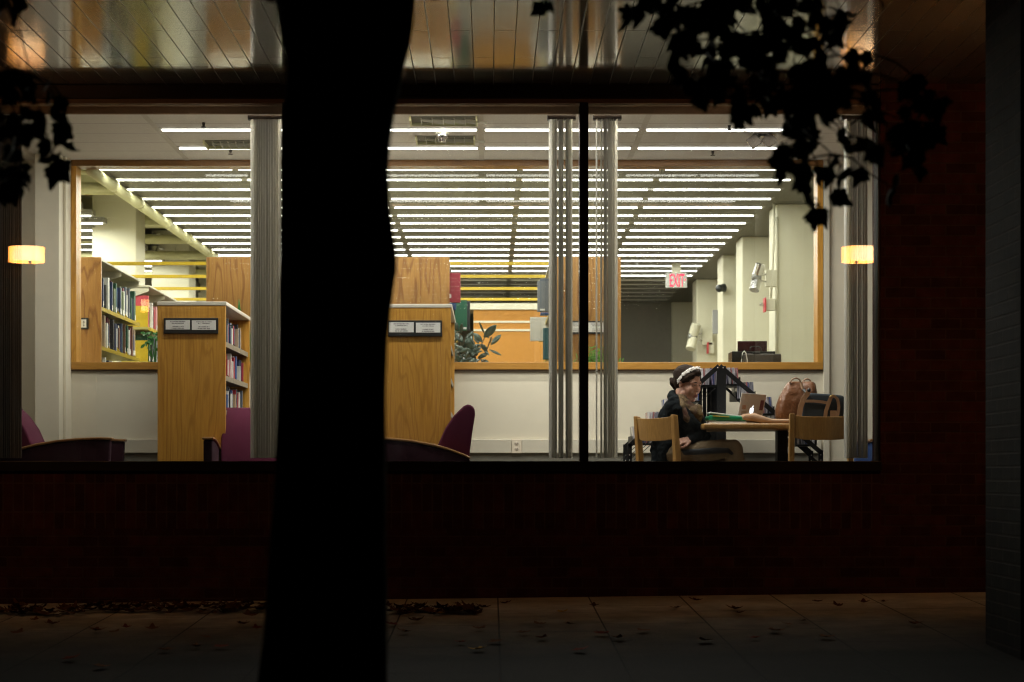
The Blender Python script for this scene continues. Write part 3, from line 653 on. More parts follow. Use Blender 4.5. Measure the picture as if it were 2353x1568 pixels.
# ------------------------------------------------------------ seats and table
def lounge(label, loc, rz, fab, fabd, group):
    e = empty('lounge_chair', (0, 0, 0), label, 'armchair', group)
    bp = [(0, .30), (-.045, .66), (-.066, .79), (-.062, .835), (-.04, .858), (-.012, .862), (.015, .85), (.077, .79), (.14, .70), (.195, .575), (.25, .40), (.25, .30)]
    b = MB(); b.prism([(p[0]-.37, p[1]) for p in bp], (0, -.255, 0), (1, 0, 0), (0, 0, 1), (0, .51, 0)); b.build('backrest', fab, e, bevel=.022, seg=3, smooth=True)
    b = MB(); b.box(-.12, .36, -.25, .25, .27, .45); b.build('seat', fab, e, bevel=.03, seg=3, smooth=True)
    cap = [(-.40, .482), (-.36, .503), (-.25, .545), (-.15, .572), (0, .600), (.15, .614), (.28, .620), (.37, .617)]
    for s in (-1, 1):
        y0 = .262 if s > 0 else -.332
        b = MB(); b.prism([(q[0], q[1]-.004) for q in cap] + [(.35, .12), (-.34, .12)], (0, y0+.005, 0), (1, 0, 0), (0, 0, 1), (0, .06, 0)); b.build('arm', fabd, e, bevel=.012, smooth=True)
        b = MB(); b.prism([(q[0]+.012*(q[0] > .3), q[1]+.014) for q in cap] + [(q[0]+.012*(q[0] > .3), q[1]-.004) for q in reversed(cap)], (0, y0-.004, 0), (1, 0, 0), (0, 0, 1), (0, .078, 0)); b.build('armrest', m_armwood, e, bevel=.006, smooth=False)
        for x in (-.3, .3):
            b = MB(); b.tube([(x, y0+.035, 0), (x, y0+.035, .125)], [.02, .025], 8); b.build('leg', m_armwood, e, smooth=True)
    e.location = loc; e.rotation_euler = (0, 0, rz); return e
GL = 'purple lounge chairs below the window'
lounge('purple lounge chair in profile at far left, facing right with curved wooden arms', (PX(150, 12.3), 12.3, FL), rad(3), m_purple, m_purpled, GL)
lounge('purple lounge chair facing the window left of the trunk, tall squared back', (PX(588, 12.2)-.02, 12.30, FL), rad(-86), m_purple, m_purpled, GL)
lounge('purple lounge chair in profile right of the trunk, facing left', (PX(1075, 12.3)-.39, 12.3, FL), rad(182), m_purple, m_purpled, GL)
lounge('blue upholstered armchair half hidden at the right end of the window', (PX(2012, 12.9)+.27, 12.9, FL+.0), rad(180), m_blue, m_blue, 'blue armchairs')

def oak_chair(label, loc, rz):
    e = empty('oak_chair', (0, 0, 0), label, 'chair', 'oak library chairs at the table')
    for s in (-1, 1):
        pr = [(-.255, .80), (-.215, .795), (-.185, .5), (-.185, .4), (-.21, 0), (-.25, 0), (-.235, .42), (-.235, .5)]
        b = MB(); b.prism(pr, (0, s*.205-.0125-.006, 0), (1, 0, 0), (0, 0, 1), (0, .037, 0)); b.build('back_leg', m_chairoak, e, bevel=.006)
        b = MB(); b.prism([(.16, .43), (.205, .43), (.20, 0), (.17, 0)], (0, s*.205-.0185, 0), (1, 0, 0), (0, 0, 1), (0, .037, 0)); b.build('front_leg', m_chairoak, e, bevel=.006)
        b = MB(); b.box(-.2, .18, s*.205-.012, s*.205+.012, .17, .21); b.build('stretcher', m_chairoak, e, bevel=.004)
    b = MB(); n = 12; vs = []; fs = []
    for i in range(n+1):
        t = -1+2*i/n; y = t*.192; x = -.228 - .032*(1-t*t)
        z1 = .788 - .012*(1-abs(t)**3) ; z0 = .615 + .018*abs(t)**4
        lean = .03
        for (dx, z) in ((0, z0), (.016, z0), (.016-lean*.7, z1), (-lean*.7, z1)): vs.append((x+dx, y, z))
    for i in range(n):
        for j in range(4): fs.append((i*4+j, i*4+(j+1) % 4, (i+1)*4+(j+1) % 4, (i+1)*4+j))
    fs += [(3, 2, 1, 0), (n*4, n*4+1, n*4+2, n*4+3)]
    b.add(vs, fs).build('back_slat', m_chairoak, e, bevel=.003, smooth=False)
    b = MB(); b.box(-.19, .22, -.21, .21, .425, .455); b.build('seat', m_chairoak, e, bevel=.01)
    e.location = loc; e.rotation_euler = (0, 0, rz); return e
oak_chair('oak chair the woman sits on, its curved back towards the left', (1.375, 12.62, FL), rad(35))
oak_chair('empty oak chair in front of the table with dark broad back', (2.30, 12.33, FL), rad(90))
TT = CZ + .343
tb = empty('reading_table', (2.0, 12.6, FL), 'oak topped reading table on a black pedestal beside the woman', 'table')
b = MB(); b.box(1.50, 2.62, 12.27, 12.98, TT-.042, TT); b.build('tabletop', m_chairoak, tb, bevel=.014, seg=3)
b = MB(); b.box(2.07, 2.145, 12.55, 12.66, FL+.03, TT-.043); b.build('pedestal', m_black, tb, bevel=.006)
b = MB(); b.box(1.75, 2.45, 12.5, 12.71, FL, FL+.035); b.build('foot', m_black, tb, bevel=.008)

# things on the table
D = 12.38
def slab(name, mat, px0, px1, py0, py1, D, dep, tilt, label, cat, bev=.003):
    c = P((px0+px1)/2, (py0+py1)/2, D+dep/2); M3 = Matrix.Rotation(tilt, 3, 'Y')
    b = MB(); b.obox(c, ((px1-px0)*D/F, dep, (py1-py0)*D/F), M3); return b.build(name, mat, label=label, cat=cat, bevel=bev)
slab('paper_stack', m_white, 1626, 1712, 970.5, 975.0, D, .21, 0, 'stack of white papers under the green binder', 'papers', .001)
slab('ring_binder', M('green_vinyl', (.005, .20, .085), .3, spec=.6), 1624, 1712, 957, 968.5, D, .25, .03, 'green binder lying on the table edge beside the woman', 'binder', .012)
slab('notebook', m_white, 1627, 1715, 953.2, 956.4, D+.02, .2, .125, 'thin white notebook lying tilted on the green binder', 'notebook', .002)
slab('yellow_folder', M('yellow_card', (.5, .38, .05), .6), 1634, 1672, 956.9, 959.2, D-.006, .2, .06, 'yellow paper tongue poking from the green binder', 'folder', .0)
# tan cloth lying in a heap
b = MB(); pts = [(1698, 966, .012), (1712, 960, .030), (1730, 959, .036), (1752, 965, .03), (1775, 968.5, .022), (1800, 968, .020), (1822, 968, .02)]
for dd in (0, .07, .14): b.chain([(P(px+R.uniform(-3, 3), py+dd*10, 12.40+dd), r*R.uniform(.75, 1)) for px, py, r in pts])
b.build('cloth', M('tan_felt', (.42, .27, .17), .9, var=.15, ns=60), label='tan cloth garment lying in a heap on the table', cat='garment', remesh=.008, sm=6)
# laptop
lp = empty('laptop', (PX(1722, 12.75), 12.75, TT), 'open silver laptop with stickers and a glowing fruit emblem on its lid', 'laptop')
th = rad(-52); wd = Vector((math.cos(rad(50)), math.sin(rad(50)), 0)); nrm = Vector((wd.y, -wd.x, 0))
up = (Vector((0, 0, 1)) + nrm*.22 - wd*0.0).normalized(); up = (Vector((0, 0, 1)) + nrm*.22).normalized(); fn = wd.cross(up).normalized()
m_alu = M('aluminium', (.48, .44, .40), .45, 0, var=.08, ns=5)
hc = Vector((PX(1720, 12.75), 12.75, TT+.012)); W2, H2 = .170, .222
ML = rotm(wd, -fn if fn.dot(nrm) > 0 else fn, up); fo = fn if fn.dot(Vector((0, -1, 0))) > 0 else -fn
b = MB(); b.obox(hc + up*H2/2, (W2*2, .007, H2), ML); ld = b.build('lid', m_alu, lp, bevel=.003, seg=3)
b = MB(); bc = hc - nrm*.115 - Vector((0, 0, .004)); b.obox(bc, (W2*2, .22, .014), rotm(wd, Vector((-wd.y, wd.x, 0)), Vector((0, 0, 1)))); b.build('base', m_alu, lp, bevel=.003)
b = MB(); b.obox(hc + up*H2/2 - fo*.0045, (W2*1.9, .001, H2*.92), ML); b.build('screen', emit('screen_glow', (.75, .85, 1), 1.4), lp)
ap = [(0, -.022), (.006, -.024), (.012, -.021), (.018, -.012), (.019, -.003), (.015, .006), (.017, .012), (.011, .017), (.004, .016), (0, .0145), (-.005, .016), (-.012, .017), (-.018, .011), (-.020, 0), (-.017, -.012), (-.011, -.021), (-.006, -.024)]
em = hc + up*.098 + fo*.0037 + wd*.002
m_logo = emit('emblem_glow', (.85, .92, 1), 2.6)
b = MB(); b.prism([(x*1.25, y*1.2) for x, y in ap], em, wd, up, fo*.0015); b.prism([(.002, .020), (.004, .031), (.012, .038), (.011, .028), (.006, .021)], em, wd, up, fo*.0015); b.build('emblem', m_logo, ld)
for (x, y, a, c, col, nm) in ((-.10, .185, .07, .05, (.50, .43, .37), 'pale'), (-.11, .12, .05, .03, (.40, .22, .14), 'rust'), (-.10, .055, .07, .07, (.33, .27, .21), 'brown'), (.128, .14, .05, .075, (.13, .025, .03), 'dark red'), (.115, .055, .05, .05, (.36, .27, .16), 'ochre'), (.115, .04, .03, .026, (.42, .10, .03), 'orange')):
    b = MB(); b.obox(hc + wd*x + up*y + fo*(.0042+(.0005 if nm == 'orange' else 0)), (a, .0006, c), ML); b.build('sticker', M('sticker_'+nm.replace(' ', '_'), col, .5, var=.35, ns=90), ld)
# brown leather tote
m_lea = M('brown_leather', (.15, .058, .021), .42, spec=.5, var=.5, ns=9, bump=.8, bs=18, bd=.02); m_strap = M('tan_strap', (.26, .15, .08), .55, var=.1)
tt = empty('tote_bag', (PX(1832, 12.78), 12.78, TT), 'upright brown leather tote bag with thin handles on the table', 'bag')
b = MB(); sec = [(957, 1784, 1884, .085), (940, 1788, 1886, .10), (915, 1796, 1885, .10), (895, 1806, 1883, .085), (884, 1813, 1881, .06), (877, 1818, 1880, .025)]
vs = []; n = 24
for py, a, c, dp in sec:
    cx = PX((a+c)/2-7, 12.78); hw = (c-a)/2*12.78/F; z = PZ(py, 12.78) if py < 957 else TT
    for j in range(n):
        t = 2*math.pi*j/n; ct, st = math.cos(t), math.sin(t)
        x = cx + hw*math.copysign(abs(ct)**.6, ct); y = 12.78 + dp*math.copysign(abs(st)**.6, st) + .008*math.sin(5*t+py)
        vs.append((x, y, z + .006*math.sin(3*t+py)*(py < 950)))
k = len(sec)
b.add(vs, [(i*n+j, i*n+(j+1) % n, (i+1)*n+(j+1) % n, (i+1)*n+j) for i in range(k-1) for j in range(n)] + [tuple(range(n-1, -1, -1)), tuple((k-1)*n+j for j in range(n))])
o = b.build('bag_body', m_lea, tt, smooth=True); s_ = o.modifiers.new('sub', 'SUBSURF'); s_.levels = 1; s_.render_levels = 2
for dd, x0, x1, yt in ((-.05, 1815, 1849, 871), (.04, 1843, 1871, 873)):
    pts = [P(x0 + (x1-x0)*t, 881 - (881-yt+2)*math.sin(math.pi*min(1, t*1.25))**.7 + (26*max(0, t-.72)/.28), 12.78+dd - (.055 if t > .8 and dd < 0 else 0)) for t in [i/12 for i in range(13)]]
    b = MB(); b.tube(pts, .0105, 8, flat=.5); b.build('handle', m_strap, tt, smooth=True)
b = MB(); b.tube([P(1846, 895, 12.665), P(1856, 906, 12.64), P(1862, 925, 12.66)], .011, 8); b.ell(P(1859, 897, 12.64), (.014, .01, .014)); b.build('buckle', m_plast, tt, smooth=True)
# navy messenger bag
mg = empty('messenger_bag', (PX(1884, 12.56), 12.56, TT), 'dark navy satchel with tan webbing straps and brass buckle on the table', 'bag')
m_navy = M('navy_canvas', (.014, .022, .03), .8, var=.25, ns=60, bump=.3, bs=300)
b = MB(); pr = [(1838, 960), (1840, 930), (1850, 910), (1860, 904), (1905, 907), (1934, 910), (1940, 920), (1932, 960)]
b.prism([(PX(a, 12.56), PZ(c, 12.56) if c < 960 else TT) for a, c in pr], (0, 12.49, 0), (1, 0, 0), (0, 0, 1), (0, .14, 0)); b.build('bag_body', m_navy, mg, bevel=.02, seg=3, smooth=True)
def band(pts, wdt, nm='strap', D=12.478, mt=None):
    b = MB(); pts = [P(a, c, D) for a, c in pts]; vs = []
    for i, p in enumerate(pts):
        d = (pts[min(i+1, len(pts)-1)] - pts[max(i-1, 0)]).normalized(); s = Vector((-d.z, 0, d.x))*wdt/2
        vs += [p+s, p-s, p-s+Vector((0, .006, 0)), p+s+Vector((0, .006, 0))]
    n = len(pts); fs = [(i*4+j, i*4+(j+1) % 4, i*4+4+(j+1) % 4, i*4+4+j) for i in range(n-1) for j in range(4)] + [(3, 2, 1, 0), (n*4-4, n*4-3, n*4-2, n*4-1)]
    return b.add(vs, fs).build(nm, mt or m_strap, mg)
band([(1836, 960), (1840, 935), (1848, 915), (1858, 902)], .036); band([(1846, 922), (1870, 922), (1890, 924), (1905, 927)], .02, D=12.474)
band([(1896, 962), (1898, 945), (1905, 925), (1910, 912)], .026, D=12.470); band([(1910, 912), (1918, 911), (1925, 918), (1928, 935), (1924, 962)], .02, D=12.472); band([(1908, 951), (1926, 951)], .045, D=12.476)
b = MB(); b.tube([P(1906, 912, 12.462), P(1913, 908, 12.46), P(1920, 911, 12.462)], .005, 8); b.build('buckle', M('brass', (.6, .45, .2), .3, 1), mg, smooth=True)

# ------------------------------------------------------------ black stepped rack of disc cases
RD0, RD1 = 13.12, 13.52
rk = empty('disc_rack', (PX(1655, 13.2), 13.3, FL), 'black steel A-frame rack stepped with disc cases behind the table', 'rack')
apx = (1652, 838)
def rp(px, py, D=13.15): return P(px, py, D)
for D in (RD0, RD1):
    for (ex, ey) in ((1446, 1021), (1884, 1036)):
        p0, p1 = rp(apx[0]+(-3 if ex < 1600 else 3), apx[1]+2, 13.15), rp(ex, ey, 13.15); p0.y = p1.y = D
        d = (p1-p0).normalized(); q = Vector((0, 1, 0)); b = MB(); b.obox((p0+p1)/2 - Vector((0, 0, .012)), ((p1-p0).length+.02, .014, .034), rotm(d, q, d.cross(q))); b.build('sloping_beam', m_black, rk, bevel=.002)
        b = MB(); b.box(p1.x-.018, p1.x+.018, D-.007, D+.007, FL, p1.z+.004); po = b.build('end_post', m_black, rk, bevel=.002)
        b = MB()
        for yy in (1046, 1058): b.ell((p1.x, D-.009, PZ(yy, 13.15)), (.006, .004, .006), nu=8, nv=6)
        b.build('bolt', m_chrome, po, smooth=True)
    b = MB(); b.box(PX(1646, 13.15), PX(1667, 13.15), D-.008, D+.008, FL, PZ(842, 13.15)); cp = b.build('centre_post', m_black, rk, bevel=.002)
    b = MB()
    for yy in (1648, 1660): b.ell((PX(yy, 13.15), D-.011, PZ(846, 13.15)), (.006, .004, .006), nu=8, nv=6)
    b.build('bolt', m_chrome, cp, smooth=True)
for x in (1609, 1619, 1629, 1638):
    b = MB(); b.box(PX(x-4.2, 13.3), PX(x+4.2, 13.3), 13.3, 13.31, FL, PZ(880, 13.3)); b.build('grid_bar', m_black, rk)
b = MB(); b.prism([(PX(1600, 13.4), PZ(888, 13.4)), (PX(1700, 13.4), PZ(888, 13.4)), (PX(1652, 13.4), PZ(846, 13.4))], (0, 13.45, 0), (1, 0, 0), (0, 0, 1), (0, .004, 0)); b.build('back_plate', m_black, rk)
m_cd = [M('disc_case_'+n, c, .18, spec=.7, var=.25, ns=60) for n, c in (('clear', (.40, .39, .42)), ('grey', (.22, .22, .26)), ('pale', (.52, .50, .52)), ('dark', (.06, .06, .08)), ('blue', (.07, .10, .24)), ('rose', (.34, .14, .14)), ('violet', (.25, .21, .33)))]
cdn = ['clear', 'grey', 'pale', 'black', 'blue', 'rose', 'violet']
tn = ['top', 'second', 'third', 'fourth', 'lowest']
for side in (-1, 1):
    for k in range(5):
        if side < 0: px0, py0 = [(1606, 886), (1565, 922), (1527, 955), (1489, 985), (1452, 1019)][k]
        else: px0, py0 = [(1655, 884), (1690, 917), (1733, 951), (1775, 984), (1826, 1022)][k]
        D0 = RD0+.02; n = 11; wpx = 42 if k < 4 else 46
        x0, x1, z = PX(px0, 13.2), PX(px0+wpx, 13.2), PZ(py0, 13.2)
        b = MB(); b.box(x0-.004, x1+.004, D0, RD1-.02, z-.012, z-.002)
        for sx in (x0-.005, x1+.003): b.box(sx, sx+.003, D0, RD1-.02, z-.002, z+.055)
        b.build('bin', m_black, rk)
        for q in range(4):
            b = MB(); a = P(px0+wpx*.5+side*(8*q-20), py0+3, 13.2); c = a + Vector((side*.13, 0, -.115)); b.tube([a + Vector((0, .1*q-.05, 0)), c + Vector((0, .1*q-.05, 0))], .003, 6); b.build('wire', m_black, rk)
        for row in range(2):
            for i in range(n):
                if R.random() < .08: continue
                x = x0+.006+(x1-x0-.012)*i/n; ci = R.choice([0, 0, 1, 2, 2, 3, 4, 5, 6, 1]); yy = D0+.012+row*.17
                lean = R.uniform(-.14, .10)-.03*side; b = MB()
                b.obox((x+.0052, yy+.071, z+.064), (.0092, .142, .124), Matrix.Rotation(lean, 3, 'Y'))
                b.build('disc_case', m_cd[ci], label=f'{cdn[ci]} plastic disc case in the {tn[k]} bin on the {"left" if side < 0 else "right"} slope of the black rack', cat='disc case', group='disc cases on the black rack')

# ------------------------------------------------------------ printer on the sill, lamps and signs
m_grey = M('grey_printer', (.085, .078, .065), .5); m_dg = M('dark_printer', (.014, .017, .017), .35)
pr = empty('printer', (PX(1740, 14.06), 14.06, fz), 'dark grey printer with raised paper tray standing behind the inner window', 'printer'); D = 14.06
b = MB(); b.box(PX(1709, D), PX(1796, D), D, D+.2, fz-.12, PZ(813, D)); b.build('body', m_grey, pr, bevel=.012, seg=3)
b = MB(); b.box(PX(1684, D), PX(1784, D), D+.05, D+.28, fz-.12, PZ(806.5, D)); b.build('back_unit', m_dg, pr, bevel=.004)
b = MB(); b.box(PX(1700, D), PX(1768, D), D+.12, D+.135, PZ(808, D), PZ(781.5, D)); b.build('paper_support', M('smoked_plastic', (.055, .018, .018), .25), pr, bevel=.002)
b = MB(); b.tube([P(1723, 812, D+.03), P(1724, 800, D+.03), P(1728, 796.5, D+.03), P(1744, 796.5, D+.03), P(1748, 800, D+.03), P(1749, 812, D+.03)], .004, 8); b.build('paper_guide', m_plast, pr, smooth=True)
b = MB(); b.box(PX(1730, D), PX(1746, D), D-.004, D+.02, PZ(814, D), PZ(809, D)); b.build('latch', m_plast, pr, bevel=.003)
b = MB(); b.tube([P(1703, 846, D-.02), P(1704, 828, D-.02), P(1706, 812, D-.02), P(1710, 807, D-.02), P(1714, 812, D-.02), P(1717, 828, D-.02), P(1718, 846, D-.02)], .0045, 8)
b.build('cable', m_white, label='white cable looping up in front of the dark printer', cat='cable', smooth=True)
def twin_spot(c, s, label, fx=-1, white=False):
    e = empty('emergency_light', c, label, 'emergency light', 'twin emergency lights'); c = Vector(c); mt = m_cream2 if white else m_chrome
    b = MB(); b.box(c.x-.03*s, c.x+.05*s, c.y-.02, c.y+.05, c.z-.06*s, c.z+.06*s); b.build('mount_box', m_cream2, e, bevel=.004)
    for a, ln in (((.25, -.3, .9), .09), ((-.25, -.35, -.9), .09)):
        d = Vector(a).normalized(); o = c + Vector((fx*.10*s, -.05, .012*s*(1 if a[2] > 0 else -1)))
        b = MB(); b.tube([o, o+d*ln*s], [.036*s, .036*s], 14); h = b.build('lamp_head', mt, e, smooth=False)
        b = MB(); b.tube([c + Vector((fx*.03*s, -.02, .03*s*a[2])), o], .007*s, 6); b.build('lamp_arm', m_chrome, e, smooth=True)
    b = MB(); o = c + Vector((fx*.105*s, -.075, -.002)); b.ell(o, (.037*s, .02*s, .037*s)); b.build('lens', M('lens_glass', (.25, .25, .23), .1, .6), e, smooth=True)
twin_spot(P(1769, 640, 16.03), 1.28, 'chrome twin emergency spotlight on the near right column')
twin_spot(P(1622, 775, 22.2), 1.7, 'white emergency floodlight on a far right column', white=True)
e = twin_spot(P(388, 566, 20.62), 1.5, 'chrome twin spotlight on the cream column above the left bookshelf')
al = empty('fire_alarm', P(1757, 700, 16.0), 'fire alarm strobe with red rim on the near right column', 'alarm', 'fire alarms on the columns'); D = 16.0
b = MB(); b.box(PX(1759, D), PX(1781, D), D-.02, D+.045, PZ(714, D), PZ(687, D)); b.build('back_box', m_cream2, al, bevel=.004)
b = MB(); b.box(PX(1755, D), PX(1758.6, D), D-.06, D+.05, PZ(718, D), PZ(685, D)); b.build('rim', m_red, al, bevel=.003)
b = MB(); b.box(PX(1746, D), PX(1754.8, D), D-.02, D+.02, PZ(704, D), PZ(697, D)); b.build('strobe', m_chrome, al, bevel=.003)
b = MB(); b.tube([P(1779, 440, 16.02), P(1777, 560, 16.02), P(1774, 640, 16.02), P(1771, 690, 16.02)], .012, 8); b.tube([P(1784.5, 500, 16.03), P(1784.5, 842, 16.03)], .013, 8)
b.build('conduit', m_cream2, label='pair of cream conduits running down the edge of the near right column', cat='conduit', smooth=True)
al2 = empty('fire_alarm', P(1627, 800, 22.2), 'small red fire alarm below the far white floodlight', 'alarm', 'fire alarms on the columns'); D = 22.2
b = MB(); b.box(PX(1628, D), PX(1640, D), D-.02, D+.04, PZ(812, D), PZ(788, D)); b.build('back_box', m_cream2, al2); b = MB(); b.box(PX(1624, D), PX(1627.8, D), D-.04, D+.04, PZ(813, D), PZ(787, D)); b.build('rim', m_red, al2)
nt = MB(); D = 19.7; nt.box(PX(1637, D), PX(1649, D), D-.03, D-.005, PZ(768, D), PZ(713, D)); nt.build('notice_board', M('grey_board', (.24, .24, .24), .5), label='narrow grey notice panel on a far right column', cat='panel', bevel=.004)
sk = MB(); c = P(1653, 663, 19.7); sk.ell(c, (.045, .05, .045)); sk.tube([c, c+Vector((.06, .03, .01))], [.035, .05], 10); sk.build('wall_speaker', m_dg, label='small round dark speaker on the right-hand column', cat='speaker', smooth=True)
dr = empty('wooden_door', P(1603, 838, 24.4), 'sliver of a brown wooden door between the far columns', 'door'); D = 24.5
b = MB(); b.box(PX(1599, D), PX(1609, D), D, D+.05, FL, PZ(808, D)); b.build('door_leaf', m_oak, dr); b = MB(); b.box(PX(1597.5, D), PX(1610, D), D+.051, D+.1, FL, PZ(786, D)); b.build('door_frame', m_oakx, dr)
# exit sign
D = 20.62; ex = empty('exit_sign', P(1554, 661, D), 'lit exit sign with red letters hanging under the tubes', 'exit sign')
b = MB(); b.box(PX(1530, D), PX(1579, D), D, D+.05, PZ(661.5, D), PZ(627, D)); b.build('sign_box', M('exit_face', (.33, .33, .31), .6, spec=.1), ex, bevel=.006)
b = MB(); b.box(PX(1544, D), PX(1565, D), D+.01, D+.04, PZ(626.9, D), RC+.085); b.build('hanger', m_canopy, ex)
m_exit = emit('exit_red', (1, .012, .08), 2.0); m_exit.node_tree.nodes['Principled BSDF'].inputs['Base Color'].default_value = (.12, .002, .01, 1)
fc = bpy.data.curves.new('exit_text', 'FONT'); fc.body = 'EXIT'; fc.size = .2; fc.extrude = .002; fc.align_x = 'CENTER'; fc.offset = .001
to = bpy.data.objects.new('tmp', fc); C.objects.link(to); dg = bpy.context.evaluated_depsgraph_get(); me = bpy.data.meshes.new_from_object(to.evaluated_get(dg)); bpy.data.objects.remove(to)
me.materials.clear(); me.materials.append(m_exit); lo = bpy.data.objects.new('letters', me); C.objects.link(lo); lo.parent = ex
xs_ = [v.co.x for v in me.vertices]; ys_ = [v.co.y for v in me.vertices]; tw, thh = max(xs_)-min(xs_), max(ys_)-min(ys_); W_, H_ = 33.5*D/F, 29*D/F; mnx, mny = min(xs_), min(ys_)
for v in me.vertices: v.co.x = (v.co.x-mnx)*W_/tw; v.co.y = (v.co.y-mny)*H_/thh
lo.rotation_euler = (rad(90), 0, 0); lo.location = Vector((PX(1539, D), D-.004, PZ(659, D))) - ORG[ex.name]
b = MB(); b.prism([(0, -.014), (.02, 0), (0, .014)], P(1573.2, 643, D-.005), (1, 0, 0), (0, 0, 1), (0, .004, 0)); b.build('arrow', m_exit, ex)
# reading room ceiling pieces
m_spot = M('spot_brown', (.028, .022, .016), .6, spec=.1)
ts_ = empty('twin_spotlight', P(1752, 300, 12.75), 'twin square floodlights hanging from the reading room ceiling behind leaves', 'spotlight'); D = 12.75
b = MB(); c = P(1752, 300, D); b.box(c.x-.035, c.x+.035, D-.04, D+.04, c.z-.02, RC-.002); b.build('mount_box', m_spot, ts_, bevel=.004)
for px, py, a in ((1733, 325, .95), (1768, 322, .75)):
    b = MB(); b.obox(P(px, py, D-.03), (.085, .06, .085), Matrix.Rotation(a, 3, 'Y') @ Matrix.Rotation(.3, 3, 'X')); hd = b.build('lamp_head', m_spot, ts_, bevel=.004)
    b = MB(); b.tube([P(px, py, D-.02), P(1752, 306, D)], .008, 6); b.build('lamp_arm', m_spot, ts_)
def vent(p0, p1, D, label):
    x0, x1 = PX(p0, D), PX(p1, D); e = empty('air_vent', ((x0+x1)/2, D, RC-.02), label, 'vent', 'slot air vents in the reading room ceiling')
    b = MB(); b.box(x0, x1, D, D+.20, RC-.006, RC-.0015); b.build('slot', m_dark, e)
    b = MB(); b.box(x0-.012, x0, D-.01, D+.21, RC-.035, RC-.001); b.box(x1, x1+.012, D-.01, D+.21, RC-.035, RC-.001); b.box(x0, x1, D+.20, D+.21, RC-.03, RC-.001); b.build('vent_frame', m_olive, e)
    b = MB(); n = 5
    for i in range(n):
        t = x0+(x1-x0)*(.15+.17*i); b.box(t, t+.004, D+.02, D+.18, RC-.03, RC-.007); b.obox((t+.08, D+.1, RC-.018), (.15, .004, .018), Matrix.Rotation(.12, 3, 'Y') @ Matrix.Rotation(.2, 3, 'Z'))
    b.build('louver', m_canopy, e)
vent(944, 1093, 12.08, 'slot air vent in front of the nearer tube row'); vent(958, 1088, 12.78, 'slot air vent behind the round sensor')
vent(470, 575, 12.95, 'flush slot air vent at left of the ceiling')
sn = empty('ceiling_sensor', P(1016, 325, 12.62), 'small round white sensor hanging from the ceiling', 'sensor'); c = P(1016, 320, 12.62)
b = MB(); b.tube([(c.x, c.y, RC-.002), (c.x, c.y, RC-.02)], [.06, .05], 16); b.build('base', m_cream2, sn, smooth=True)
b = MB(); b.tube([(c.x, c.y, RC-.02), (c.x, c.y, RC-.05), (c.x, c.y, RC-.052), (c.x, c.y, RC-.075)], [.044, .04, .026, .024], 16); b.build('lens', m_chrome, sn, smooth=True)
for px, py, D in ((468, 290, 12.3), (530, 353, 13.35), (1638, 362, 13.4), (1676, 297, 12.4)):
    c = P(px, py, D); b = MB(); b.tube([(c.x, D, RC-.001), (c.x, D, RC-.03)], [.012, .008], 8); b.tube([(c.x, D, RC-.03), (c.x, D, RC-.035)], [.018, .018], 8)
    b.build('sprinkler', m_spot, label='tiny sprinkler head under the reading room ceiling', cat='sprinkler', group='sprinkler heads of the reading room')
# ------------------------------------------------------------ the seated woman
def Q(zx, zy, D): return P((1560 + zx/5.806)/1.0625, (870 + zy/5.806)/1.0625, D)
m_skin = M('skin', (.42, .215, .145), .5, var=.1, ns=30); m_lip = M('lips', (.26, .075, .065), .45); m_hair = M('dark_brown_hair', (.020, .011, .0065), .7, spec=.1, var=.5, ns=40, stretch=(1, 1, .2), bump=.5, bs=120, bd=.004)
m_coat = M('black_wool', (.009, .011, .012), .95, spec=.05, var=.3, ns=50, bump=.4, bs=220)
m_khaki = M('khaki_cotton', (.17, .12, .065), .85, var=.15, ns=30, bump=.3, bs=160); m_dk = M('black_satin', (.012, .013, .016), .5)
tsf = NT('patterned_scarf'); v = tsf.coords((1, 1, 1)); vo = tsf.n('ShaderNodeTexVoronoi'); vo.inputs['Scale'].default_value = 170; tsf.l(v, vo.inputs['Vector'])
tsf.set(Base_Color=tsf.mix(tsf.ramp(vo.outputs['Distance'], [(.25, (1,1,1)), (.5, (0,0,0))]), tsf.ramp(tsf.noise(v, 9, 3), [(.35, (.13, .040, .038)), (.5, (.10, .055, .028)), (.65, (.15, .10, .04))]), (.055, .026, .018)), Roughness=.9); tsf.bump(tsf.noise(v, 90, 3), .5, .004)
pe = empty('person', Q(450, 2400, 12.6), 'woman in black coat, patterned scarf and white flower headband seated reading at the table', 'person')
ya, pi_ = rad(-44), rad(16)
fd = Vector((math.cos(ya)*math.cos(pi_), math.sin(ya)*math.cos(pi_), -math.sin(pi_))); rt = fd.cross(Vector((0, 0, 1))).normalized(); roll = .10
ud = rt.cross(fd).normalized()
HCn = Q(700, 385, 12.55); MH = rotm(fd, rt, ud)
def H(f, s, u): return HCn + fd*f + rt*s + ud*u
b = MB()
b.ell(H(-.008, 0, .032), (.092, .073, .088), MH); b.ell(H(.030, 0, -.035), (.060, .060, .085), MH)
b.cone(H(.066, 0, -.103), .021, H(.055, 0, -.095), .028); b.cone(H(.015, .048, -.075), .022, H(.062, .014, -.104), .020); b.cone(H(.015, -.048, -.075), .022, H(.062, -.014, -.104), .020)
b.cone(H(.086, 0, .006), .0085, H(.100, 0, -.032), .0095); b.ell(H(.092, .009, -.036), (.009, .0075, .006), MH); b.ell(H(.092, -.009, -.036), (.009, .0075, .006), MH)
for s in (-1, 1):
    b.ell(H(.067, s*.030, .020), (.020, .030, .016), MH); b.ell(H(.058, s*.038, -.032), (.028, .026, .034), MH); b.ell(H(.071, s*.031, .003), (.014, .022, .014), MH)
    b.ell(H(-.008, s*.073, -.010), (.017, .009, .030), MH)
b.ell(H(.086, 0, -.064), (.012, .022, .010), MH); b.ell(H(.083, 0, -.078), (.012, .018, .009), MH)
